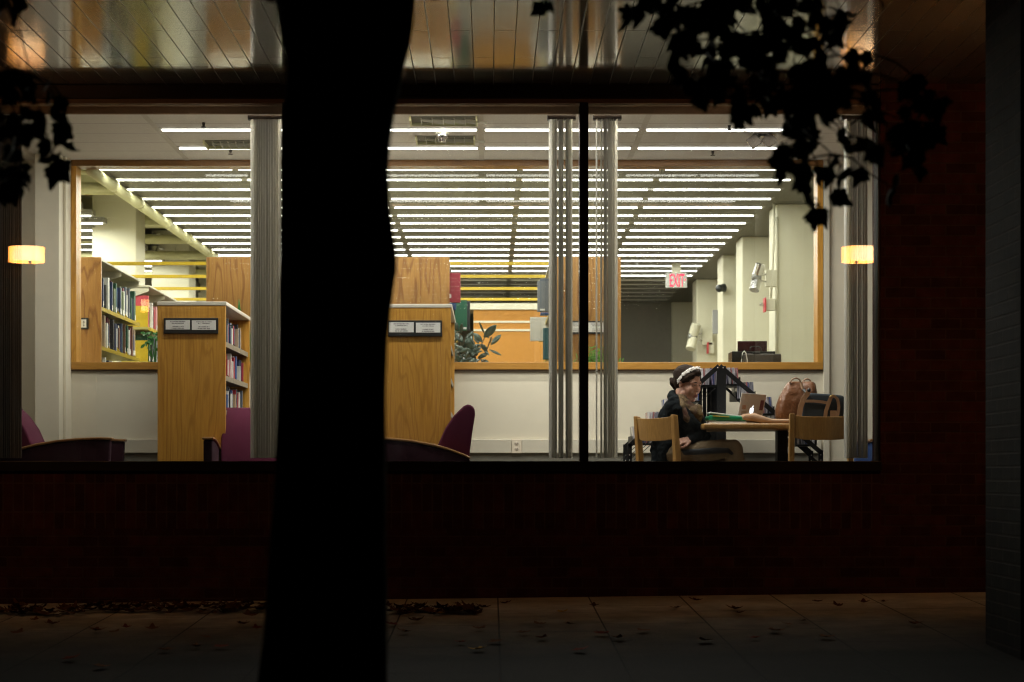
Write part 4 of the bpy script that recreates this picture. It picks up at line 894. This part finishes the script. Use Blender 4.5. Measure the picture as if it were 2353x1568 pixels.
b.cone(H(-.03, 0, -.04), .052, Q(570, 690, 12.57), .056)
# torso, arms, legs inside the clothes, hands outside
b.chain([(Q(570, 690, 12.57), .06), (Q(540, 850, 12.58), .11), (Q(500, 1080, 12.6), .115), (Q(450, 1340, 12.6), .12)])
NE, NW = Q(850, 1075, 12.50), Q(735, 1183, 12.43); FE, FW = Q(880, 985, 12.78), Q(760, 1200, 12.60)
b.chain([(Q(500, 740, 12.45), .05), (NE, .036), (NW, .025)]); b.chain([(Q(640, 740, 12.74), .05), (FE, .036), (FW, .025)])
NK, FK = Q(1335, 1300, 12.42), Q(1235, 1490, 12.62)
b.chain([(Q(450, 1385, 12.52), .075), (NK, .052), (Q(1520, 2200, 12.45), .036)]); b.chain([(Q(450, 1390, 12.7), .075), (FK, .052), (Q(1120, 2250, 12.6), .036)])
def hand(wr, d, nrm, curl, sgn):
    d = Vector(d).normalized(); n_ = Vector(nrm); n_ = (n_ - d*n_.dot(d)).normalized(); s = d.cross(n_)*sgn; Mh = rotm(d, s, n_)
    b.cone(wr, .026, wr + d*.03, .027); b.ell(wr + d*.05, (.048, .041, .017), Mh)
    for k, (o, L) in enumerate(((.030, .9), (.010, 1.0), (-.011, .95), (-.030, .76))):
        p = wr + d*(.086-.006*abs(k-1)) + s*o; a = .25; pts = [(p - d*.02, .0098), (p, .0092)]
        for j, ln in enumerate((.040, .026, .021)):
            a += curl*(1+.25*j) + .06*k; q = pts[-1][0] + (d*math.cos(a) + n_*math.sin(a))*ln*L; pts.append((q, .0086-.0006*j))
        b.chain(pts)
    p = wr + d*.022 + s*.030; b.chain([(p, .013), (p + d*.030 + s*.018 + n_*.012, .0105), (p + d*.056 + s*.016 + n_*.024, .0092), (p + d*.078 + s*.008 + n_*.030, .008)])
hand(NW, (-.88, -.25, -.16), (.1, .5, -.85), .35, 1); hand(FW, (-.55, -.75, -.18), (.2, .1, -.95), .3, -1)
_tx = bpy.data.textures.new('cloth_folds', 'CLOUDS'); _tx.noise_scale = .07; _tx.noise_depth = 3
def folds(o, st):
    d = o.modifiers.new('folds', 'DISPLACE'); d.texture = _tx; d.strength = st; d.mid_level = .5; d.texture_coords = 'LOCAL'
body = b.build('body', m_skin, pe, remesh=.0044, sm=5)
for s in (-1, 1):
    b = MB(); pts = [H(.0850-.010*abs(t)**2-.012*(t*s > 0)*abs(t), s*.031+.015*t, .0045-.0035*t*t) for t in (-1, -.5, 0, .5, 1)]
    b.tube(pts, [.001, .0026, .0034, .0028, .0012], 6); b.build('eye', m_dk, pe, smooth=True)
    b = MB(); pts = [H(.0905-.014*abs((t+1)/2)**2, s*(.017+.034*(t+1)/2), .023+.004*(1-t*t)) for t in (-1, -.5, 0, .5, 1)]
    b.tube(pts, [.0025, .0036, .0036, .003, .0012], 6); b.build('eyebrow', m_hair, pe, smooth=True)
b = MB(); b.tube([H(.090, -.021, -.0705), H(.0975, -.009, -.067), H(.0985, 0, -.068), H(.0975, .009, -.067), H(.090, .021, -.0705)], [.002, .0055, .006, .0055, .002], 8); b.tube([H(.089, -.017, -.0745), H(.096, 0, -.0775), H(.089, .017, -.0745)], [.002, .0062, .002], 8); b.build('lips', m_lip, pe, smooth=True)
# hair
b = MB(); b.ell(H(-.030, 0, .045), (.106, .084, .088), MH); b.ell(H(-.05, 0, -.005), (.07, .072, .065), MH)
for t in range(9):
    a = -1+2*t/8; b.ell(H(.052-.045*a*a, .068*a, .092-.045*a*a), (.026, .024, .020), MH)
for s in (-1, 1): b.cone(H(.030, s*.068, .045), .020, H(.006, s*.075, .012), .013)
b.cone(H(.040, .060, .058), .022, H(.030, .070, .028), .015); b.cone(H(.052, .045, .070), .022, H(.036, .066, .038), .013)
b.ell(H(-.112, .015, -.022), (.032, .042, .038), MH); b.ell(H(-.10, -.01, -.05), (.035, .04, .03), MH); b.ell(H(-.135, .03, -.005), (.016, .016, .016), MH)
folds(b.build('hair', m_hair, pe, remesh=.005, sm=3), .012)
# white flower headband
b = MB(); arc = []
for i in range(25):
    t = i/24*.74; a = math.pi*t; arc.append(H(-.028 + .075*math.sin(a)**1.2, .088*math.cos(a), -.012 + .136*math.sin(a)**.8))
b.tube(arc, .004, 8)
for i in range(1, 24):
    if i % 5 == 4: continue
    c = arc[i]; nn = (c - H(-.02, 0, .03)).normalized(); x, y, z = frame(nn); rr = R.uniform(.010, .0165)
    for k in range(5):
        a = 2*math.pi*k/5 + i; b.ell(c + nn*.004 + (x*math.cos(a) + y*math.sin(a))*rr*.62, (rr*.52, rr*.52, .003), rotm(x, y, (z + (x*math.cos(a)+y*math.sin(a))*.4).normalized()), nu=8, nv=5)
    if i % 4 == 2: b.ell(c + nn*.014, (.006, .006, .006), nu=8, nv=6)
b.build('headband', M('ivory_lace', (.74, .70, .66), .6, var=.1, ns=120), pe, smooth=True)
# coat
b = MB()
b.chain([(Q(585, 700, 12.57), .07), (Q(545, 850, 12.59), .135), (Q(520, 1080, 12.6), .150), (Q(462, 1330, 12.61), .150)])
b.chain([(Q(500, 745, 12.45), .072), (Q(690, 920, 12.44), .062), (NE, .054), (NW - (NW-NE).normalized()*.004, .042)]); b.chain([(Q(650, 745, 12.76), .072), (FE, .056), (FW, .042)])
b.chain([(Q(470, 560, 12.52), .034), (Q(500, 640, 12.44), .04), (Q(560, 760, 12.40), .035), (Q(640, 940, 12.41), .03)]); b.chain([(Q(470, 560, 12.52), .034), (Q(500, 560, 12.68), .04), (Q(640, 640, 12.75), .04)])
b.cone(Q(300, 1270, 12.58), .06, Q(270, 1640, 12.55), .055); b.cone(Q(400, 1300, 12.5), .07, Q(390, 1640, 12.5), .05); b.cone(Q(300, 1300, 12.7), .06, Q(300, 1640, 12.72), .05)
b.cone(Q(780, 900, 12.62), .07, Q(830, 1150, 12.66), .07); b.cone(Q(830, 1150, 12.66), .07, Q(700, 1240, 12.66), .07); b.cone(Q(960, 1130, 12.68), .03, Q(860, 1160, 12.6), .045)
folds(b.build('coat', m_coat, pe, remesh=.006, sm=4), .03)
# trousers and their dark side stripe
b = MB(); b.chain([(Q(455, 1385, 12.52), .098), (Q(900, 1350, 12.46), .080), (NK, .064), (Q(1430, 1750, 12.43), .058), (Q(1520, 2200, 12.45), .05)]); b.chain([(Q(455, 1400, 12.7), .098), (FK, .064), (Q(1120, 2200, 12.6), .05)])
folds(b.build('trousers', m_khaki, pe, remesh=.007, sm=4), .014)
b = MB(); pts = [Q(540, 1365, 12.52-.094), Q(700, 1362, 12.49-.089), Q(900, 1350, 12.46-.082), Q(1100, 1335, 12.44-.075), Q(1260, 1335, 12.425-.068), Q(1330, 1390, 12.42-.062)]
b.tube(pts, [.020, .021, .0215, .021, .018, .010], 8, flat=.32, up=(0, -1, 0)); b.build('trouser_stripe', m_dk, pe, smooth=True)
for k in (Q(1520, 2200, 12.45), Q(1120, 2250, 12.6)):
    b = MB(); b.chain([(Vector((k.x-.03, k.y, FL+.05)), .042), (Vector((k.x+.07, k.y-.02, FL+.036)), .034), (Vector((k.x+.15, k.y-.04, FL+.03)), .028)]); b.cone(Vector((k.x, k.y, FL+.05)), .042, k, .04); b.build('shoe', m_dk, pe, remesh=.006, sm=3)
# scarf
b = MB()
for i, (yy, rr, tb_) in enumerate(((650, .076, .028), (715, .088, .032), (765, .094, .032))):
    c = Q(620+22*i, yy+20, 12.56); ring = []
    for j in range(17):
        a = 2*math.pi*j/16; ring.append(c + Vector((math.cos(a)*rr*1.05, math.sin(a)*rr, -math.cos(a)*rr*(.55-.05*i) + .006*math.sin(3*a+i))))
    b.tube(ring, tb_, 10)
b.chain([(Q(550, 600, 12.48), .022), (Q(600, 720, 12.41), .032), (Q(665, 880, 12.40), .034), (Q(730, 1000, 12.43), .026)]); b.chain([(Q(830, 740, 12.50), .028), (Q(850, 820, 12.48), .028), (Q(840, 930, 12.50), .024), (Q(800, 985, 12.49), .016)])
b.chain([(Q(690, 760, 12.48), .035), (Q(760, 790, 12.47), .038), (Q(820, 760, 12.50), .026)]); b.cone(Q(545, 560, 12.53), .024, Q(565, 640, 12.48), .030); b.chain([(Q(600, 620, 12.52), .042), (Q(660, 690, 12.5), .046), (Q(740, 730, 12.5), .036)])
folds(b.build('scarf', tsf.m, pe, remesh=.005, sm=2), .035)

# ------------------------------------------------------------ plants behind the inner window
m_leafr = M('rubber_leaf', (.075, .115, .085), .3, spec=.7, var=.35, ns=8); m_leafg = M('bright_leaf', (.10, .28, .02), .4, var=.4, ns=12); m_leafd = M('green_leaf', (.025, .16, .02), .4, var=.35, ns=12); m_stem = M('plant_stem', (.12, .07, .035), .6); m_pot = M('clay_pot', (.25, .11, .06), .7)
def leaf(b, base, tip, wd, nrm, fold=.15, droop=.1, k=5, mi=0):
    base, tip = Vector(base), Vector(tip); d = tip-base; L = d.length; dn = d/L; s = dn.cross(Vector(nrm)).normalized(); n_ = s.cross(dn); vs = []
    for i in range(k+1):
        t = i/k; w_ = wd*math.sin(math.pi*min(1, t*.97+.02))**.75; c = base + d*t - n_*droop*L*t*t
        vs += [c - s*w_/2 + n_*fold*w_, c, c + s*w_/2 + n_*fold*w_]
    fs = []
    for i in range(k):
        a = i*3; fs += [(a, a+1, a+4, a+3), (a+1, a+2, a+5, a+4)]
    b.add(vs, fs, mi)
def pot(e, x, y, z, r=.09, h=.16):
    b = MB(); b.tube([(x, y, z-h), (x, y, z-.03), (x, y, z-.03), (x, y, z)], [r*.72, r*.95, r*1.08, r*1.08], 16); b.build('pot', m_pot, e)
lb = MB(); lb.box(WX0, 2.3, 14.0+.001, 14.30, CZ+.60, CZ+.63); lb.build('window_ledge', m_trim, label='low ledge carrying the plant pots behind the inner window', cat='ledge')
def plantbase(x, label, name='plant'): return empty(name, (x, 14.14, CZ+.63), label, 'plant', 'pot plants behind the inner window')
D = 14.12
rp_ = plantbase(PX(1080, D), 'rubber plant with glossy dark grey-green leaves right of the trunk', 'rubber_plant'); pot(rp_, PX(1072, D), 14.15, CZ+.79)
def ZQ(zx, zy, DD=D): return P((1080+zx/6.03)/1.0625, (640+zy/6.03)/1.0625, DD)
b = MB(); st = MB(); root = Vector((PX(1072, D), 14.15, CZ+.78))
for pts in (((430, 1560), (540, 1440), (640, 1330), (670, 1250), (720, 1100)), ((420, 1560), (480, 1380), (570, 1220), (620, 1120)), ((330, 1560), (380, 1330), (420, 1200)), ((220, 1560), (250, 1300), (260, 1050)), ((300, 1560), (520, 1500), (640, 1440))):
    st.tube([root] + [ZQ(a, c, D+R.uniform(-.03, .03)) for a, c in pts], [.006] + [.0045]*len(pts), 6)
st.build('stem', m_stem, rp_, smooth=True)
for bx, by, tx, ty, w_ in ((610, 1110, 795, 925, .055), (715, 1220, 862, 1065, .036), (620, 1060, 540, 880, .014), (590, 1180, 455, 1045, .045), (690, 1290, 875, 1380, .02), (570, 1210, 665, 1320, .034), (330, 1140, 465, 1010, .022), (300, 1180, 180, 1040, .05), (470, 1240, 385, 1150, .05), (460, 1250, 360, 1200, .045),
        (500, 1350, 300, 1270, .034), (600, 1430, 720, 1510, .024), (560, 1430, 650, 1500, .02), (230, 1000, 150, 880, .05), (270, 1050, 290, 900, .03), (150, 1200, 240, 1110, .02), (480, 1340, 590, 1310, .022), (660, 1350, 560, 1400, .03), (420, 1420, 470, 1500, .05), (330, 1330, 180, 1270, .03),
        (300, 1420, 150, 1340, .034), (520, 1420, 640, 1350, .03), (340, 1440, 200, 1500, .03), (280, 1480, 410, 1450, .03), (160, 1330, 250, 1400, .03), (540, 1200, 470, 1110, .03), (690, 1120, 630, 1060, .022), (420, 1150, 470, 1260, .03), (390, 1330, 330, 1420, .03), (700, 1200, 722, 1100, .012),
        (180, 1440, 260, 1360, .035), (220, 1240, 320, 1290, .03), (150, 1080, 200, 1010, .03), (400, 1260, 500, 1250, .025), (470, 1480, 560, 1540, .03), (600, 1280, 690, 1380, .022)):
    dd = R.uniform(-.05, .06); leaf(b, ZQ(bx, by, D+dd), ZQ(tx, ty, D+dd+R.uniform(-.04, .04)), w_*1.15, (R.uniform(-.5, .5), -1, R.uniform(-.2, .9)), .12, R.uniform(-.05, .12), 7)
for _ in range(34):
    bx, by = R.uniform(170, 520), R.uniform(1180, 1500); a = R.uniform(-2.6, -.4); L = R.uniform(110, 190); dd = R.uniform(-.06, .08)
    leaf(b, ZQ(bx, by, D+dd), ZQ(bx+L*math.cos(a), by+L*math.sin(a)*.8, D+dd+R.uniform(-.05, .05)), R.uniform(.028, .05), (R.uniform(-.6, .6), -1, R.uniform(-.2, .9)), .12, R.uniform(0, .2), 6)
o = b.build('foliage', m_leafr, rp_, smooth=True); so_ = o.modifiers.new('thick', 'SOLIDIFY'); so_.thickness = .0012
def palm(px, label, n, ln, spread, mat, D=14.12, zt=.80):
    e = plantbase(PX(px, D), label, 'parlour_palm'); pot(e, PX(px, D), 14.15, CZ+zt-.02, .08, .14); b = MB(); s2 = MB(); root = Vector((PX(px, D), 14.15, CZ+zt-.03))
    for i in range(n):
        a = R.uniform(0, 6.28); el = R.uniform(.5, 1.45); d = Vector((math.cos(a)*math.cos(el)*spread, math.sin(a)*math.cos(el)*.35, math.sin(el))); L = ln*R.uniform(.7, 1.1); pts = [root + d*L*t + Vector((0, 0, -.25*L*t*t*math.cos(el)*1.4)) for t in [j/7 for j in range(8)]]
        s2.tube(pts, .002, 5)
        for j in range(2, 8):
            tdir = (pts[j]-pts[j-1]).normalized(); sd = tdir.cross(Vector((0, -1, .3))).normalized()
            for sg in (-1, 1): leaf(b, pts[j], pts[j] + (tdir*.55 + sd*sg*.8 + Vector((0, 0, -.15))).normalized()*L*.30*(1-.06*j), .011, (0, -1, .6), .1, .2, 3)
    s2.build('stem', m_stem, e); b.build('foliage', mat, e, smooth=True)
palm(1378, 'bright green parlour palm behind the bare mullion', 26, .30, .95, m_leafg)
palm(1434, 'small bright green palm at the sill right of the blinds', 6, .13, .7, m_leafg)
pv = plantbase(PX(352, D), 'trailing green plant between the left bookshelf and the low shelf', 'trailing_plant'); pot(pv, PX(356, D), 14.15, CZ+.79); b = MB(); s2 = MB()
for tx, ty in ((336, 768), (346, 762), (357, 766), (338, 785), (350, 790), (352, 775), (360, 800), (344, 812), (358, 780), (334, 792)):
    tip = P(tx, ty, D+R.uniform(-.04, .04)); s2.tube([Vector((PX(356, D), 14.15, CZ+.77)), (tip + Vector((PX(356, D), 14.15, CZ+.80)))/2 + Vector((0, 0, .05)), tip], .0022, 5)
    for q in range(3): leaf(b, tip, tip + Vector((R.uniform(-.045, .035), R.uniform(-.02, .02), R.uniform(-.03, .02))), .026, (R.uniform(-.4, .4), -1, .5), .1, .3, 4)
s2.build('stem', m_leafd, pv); b.build('foliage', m_leafd, pv, smooth=True)
sp_ = plantbase(PX(560, D), 'snake plant with upright sword leaves behind the left low shelf', 'snake_plant'); pot(sp_, PX(560, D), 14.15, CZ+.79); b = MB()
for px, ty, w_ in ((549, 688, .035), (571, 730, .035), (560, 745, .035), (555, 770, .03), (578, 760, .035)): leaf(b, Vector((PX(560+(px-560)*.5, D), 14.14, CZ+.77)), P(px, ty, D), w_*1.3, (R.uniform(-.3, .3), -1, .1), .15, 0, 8)
o = b.build('foliage', m_leafd, sp_, smooth=True); so_ = o.modifiers.new('thick', 'SOLIDIFY'); so_.thickness = .002

# ------------------------------------------------------------ the tree in front of the window
m_bark = M('dark_bark', (.030, .024, .018), .95, spec=.1, var=.5, ns=9, bump=1, bs=22, bd=.02, stretch=(1, 1, .3)); m_tleaf = M('maple_leaf_dark', (.035, .045, .015), .7, spec=.2, var=.4, ns=6); m_dead = M('fallen_leaf', (.10, .04, .013), .9, spec=.03, var=.5, ns=3)
DT = 4.2
tr = empty('maple_tree', (PX(760, DT), DT, gz(PX(760, DT), DT)), 'thick dark tree trunk with drooping leaf sprays standing in front of the window', 'tree')
prof = [(-90, 628, 968), (0, 632, 953), (60, 640, 950), (100, 650, 943), (130, 656, 935), (160, 659, 929), (210, 658, 919), (262, 649, 906), (330, 646, 897), (400, 645, 892), (480, 644, 896), (540, 643, 905), (580, 643, 911), (620, 642, 911), (660, 641, 906), (720, 641, 897), (780, 640, 890), (900, 638, 887), (1060, 633, 887), (1160, 627, 888), (1250, 620, 889), (1350, 613, 890), (1450, 605, 890), (1568, 592, 891), (1800, 575, 905), (2000, 545, 935), (2140, 500, 985)]
b = MB(); n = 28; vs = []
for k, (y, a, c) in enumerate(prof):
    ctr = P((a+c)/2, y, DT); r = (c-a)/2*DT/F
    for j in range(n):
        t = 2*math.pi*j/n; q = 1 + .02*math.sin(5*t+k*.5) + .012*math.sin(9*t-k)
        if abs(math.cos(t)) > .95: q = 1 + .006*math.sin(k*2.1+j)
        vs.append(ctr + Vector((math.cos(t)*r*q, math.sin(t)*r*q, 0)))
k = len(prof)
b.add(vs, [(i*n+j, (i+1)*n+j, (i+1)*n+(j+1) % n, i*n+(j+1) % n) for i in range(k-1) for j in range(n)] + [tuple(range(n))]).build('trunk', m_bark, tr, smooth=True)
limbs = [([P(700, -60, DT), P(640, -300, DT+.1), P(500, -700, DT+.2), P(300, -1200, DT)], [.13, .11, .085, .05]), ([P(890, -60, DT), P(990, -260, DT-.05), P(1200, -560, DT+.1), P(1500, -900, DT)], [.135, .115, .08, .045]),
         ([P(1100, -420, DT), P(1350, -420, 4.5), P(1600, -300, 4.7), P(1720, -90, 4.8)], [.06, .04, .025, .014]), ([P(1600, -300, 4.7), P(1850, -260, 4.9), P(2000, -90, 5.0), P(2030, 20, 5.0)], [.025, .018, .009, .003]),
         ([P(560, -520, DT+.15), P(250, -420, 4.5), P(60, -150, 4.8), P(30, 60, 4.9)], [.05, .035, .02, .008])]
for pts, rr in limbs:
    b = MB(); b.tube(pts, rr, 10); b.build('limb', m_bark, tr, smooth=True)
OUT = [(0, -.95), (.05, -.55), (.34, -.60), (.52, -.42), (.62, -.20), (.80, -.16), (.88, .10), (.66, .22), (.60, .46), (.40, .52), (.28, .78), (.06, 1.12), (-.10, 1.05), (-.26, .74), (-.36, .54), (-.62, .50), (-.62, .22), (-.90, .12), (-.78, -.18), (-.60, -.22), (-.50, -.44), (-.30, -.58), (-.05, -.55)]
def mleaf(b, c, r, az, ti, ro, curl=.25):
    Mx = Matrix.Rotation(az, 3, 'Z') @ Matrix.Rotation(ti, 3, 'X') @ Matrix.Rotation(ro, 3, 'Y'); c = Vector(c); o = [c]
    for x, y in OUT:
        rr2 = x*x+y*y; o.append(c + Mx @ Vector((x*r, (-curl*rr2)*r*.8, -y*r)))
    m = len(OUT); b.add(o, [(0, 1+i, 1+(i+1) % m) for i in range(m)])
def spray(blobs, single, anchor, name, lab):
    b = MB(); tw = MB(); pts = []
    for cx, cy, rx, ry, cnt in blobs:
        for _ in range(cnt):
            a = R.uniform(0, 6.28); q = math.sqrt(R.random()); pts.append((cx+rx*q*math.cos(a), cy+ry*q*math.sin(a), R.uniform(4.6, 5.5)))
    for p in single: pts.append((p[0], p[1], R.uniform(4.9, 5.2)))
    cs = []
    for px, py, D in pts:
        c = P(px, py, D); mleaf(b, c, R.uniform(.026, .050), R.uniform(-1.2, 1.2), R.uniform(-.9, .9), R.uniform(-.9, .9), R.uniform(.2, .9)); cs.append(c)
    nodes = [Vector(a) for a in anchor]
    for c in sorted(cs, key=lambda c: -c.z):
        near = min(nodes, key=lambda q: (q - c).length + (2 if q.z < c.z+.02 else 0)); mid = (near + c)/2 + Vector((R.uniform(-.02, .02), 0, .015)); tip = c + Vector((0, 0, .02))
        tw.tube([near, mid, tip], [.004, .003, .0018], 5); nodes.append(tip)
    for a0, a1 in zip(anchor, anchor[1:]): tw.tube([Vector(a0), Vector(a1)], .004, 5)
    tw.build('twigs', m_bark, tr, smooth=True); b.build('foliage', m_tleaf, tr)
spray([(1700, 50, 205, 95, 66), (1650, 130, 110, 92, 26), (1850, 110, 115, 135, 46), (1750, 215, 155, 78, 36), (1560, 50, 70, 55, 8), (1480, 15, 45, 25, 5), (1885, 230, 60, 60, 13), (1820, 320, 36, 75, 10), (1895, 320, 60, 60, 9), (1800, 385, 34, 26, 4), (1875, 400, 50, 26, 5), (2060, 265, 100, 105, 26), (2115, 330, 45, 60, 9), (1960, 130, 40, 60, 6)],
      [(1852, 466), (1884, 488), (1872, 492), (1890, 500), (1926, 456), (1932, 395), (1978, 398), (1962, 342), (1990, 335), (2062, 415), (2115, 395), (2040, 440), (2000, 225), (1240, 20), (1258, 12), (1572, 108), (1495, 12), (1578, 195), (1692, 250), (1602, 205), (1700, 235), (1845, 415), (1798, 405), (2140, 300), (1570, 175)],
      [P(1300, -380, 4.5), P(1600, -300, 4.7), P(1720, -90, 4.8), P(1600, -300, 4.7), P(2000, -90, 5.0), P(2030, 20, 5.0)], 'foliage', '')
spray([(40, 205, 70, 45, 16), (20, 300, 30, 60, 8), (20, 400, 40, 55, 10), (30, 10, 35, 18, 5), (-60, 230, 50, 200, 22)],
      [(108, 200), (118, 222), (140, 236), (60, 262), (95, 272), (132, 272), (143, 300), (100, 318), (108, 340), (118, 372), (128, 392), (136, 388), (72, 330), (60, 300), (52, 330), (70, 402), (60, 420), (82, 300), (150, 340), (28, 452)],
      [P(30, 60, 4.9), P(60, -150, 4.8)], 'foliage', '')

# ------------------------------------------------------------ leaves on the pavement
def gp(px, py):                                            # the point of the pavement seen at this place of the photo
    dx = (px-CX)/F; dz = (HY-py)/F; D = (CZ + .034*11.6)/(.034 + .012*dx - dz); return Vector((dx*D, D, gz(dx*D, D)))
b = MB()
for i in range(420):
    px = R.uniform(-150, 840) if i < 330 else R.uniform(890, 1110); py = R.gauss(1404, 5.5 if i < 330 else 4) + (4 if px > 850 else 0)
    if px < 200: py += 6
    c = gp(px, max(1388, py)); c.z += R.uniform(.008, .035); mleaf(b, c, R.uniform(.03, .055), R.uniform(0, 6.28), R.uniform(-1.9, -1.2), R.uniform(-.5, .5), R.uniform(.2, .8))
b.build('leaf_litter', m_dead, label='brown drift of fallen leaves along the foot of the brick wall', cat='leaves', kind='stuff')
lt = ['curled brown fallen leaf lying alone on the paving slabs', 'yellow fallen leaf lying on the paving slabs', 'dark red fallen leaf lying on the paving slabs']
lm = [m_dead, M('yellow_leaf', (.38, .22, .02), .8, spec=.03, var=.3, ns=4), M('red_leaf', (.12, .022, .012), .9, spec=.03, var=.3, ns=4)]
sing = [(1290, 1412), (1010, 1415), (1240, 1440), (1380, 1462), (1310, 1440), (1480, 1455), (1420, 1472), (1245, 1472), (1140, 1480), (1100, 1450), (1555, 1402), (1600, 1385), (1365, 1398), (1160, 1392), (1700, 1414), (1735, 1472), (1780, 1455), (1880, 1388), (1925, 1398), (1985, 1390), (2030, 1388), (1810, 1440), (1690, 1405), (1330, 1500), (1100, 1498), (960, 1432), (930, 1458), (900, 1440),
        (120, 1440), (220, 1455), (262, 1458), (290, 1448), (350, 1452), (450, 1492), (475, 1470), (510, 1492), (560, 1440), (575, 1420), (80, 1430), (160, 1520), (230, 1538), (40, 1460), (380, 1500), (590, 1450), (1845, 1432), (1620, 1478), (1200, 1460), (1060, 1482), (1900, 1470), (2100, 1440)]
for i, (px, py) in enumerate(sing):
    b = MB(); c = gp(px, py); c.z += .014; k = 1 if i in (0, 1, 24) else (2 if i % 4 == 3 else 0)
    mleaf(b, c, R.uniform(.035, .06), R.uniform(0, 6.28), R.uniform(-1.75, -1.4), R.uniform(-.3, .3), R.uniform(.2, .6)); b.build('fallen_leaf', lm[k], label=lt[k], cat='leaf', group='single fallen leaves on the pavement')
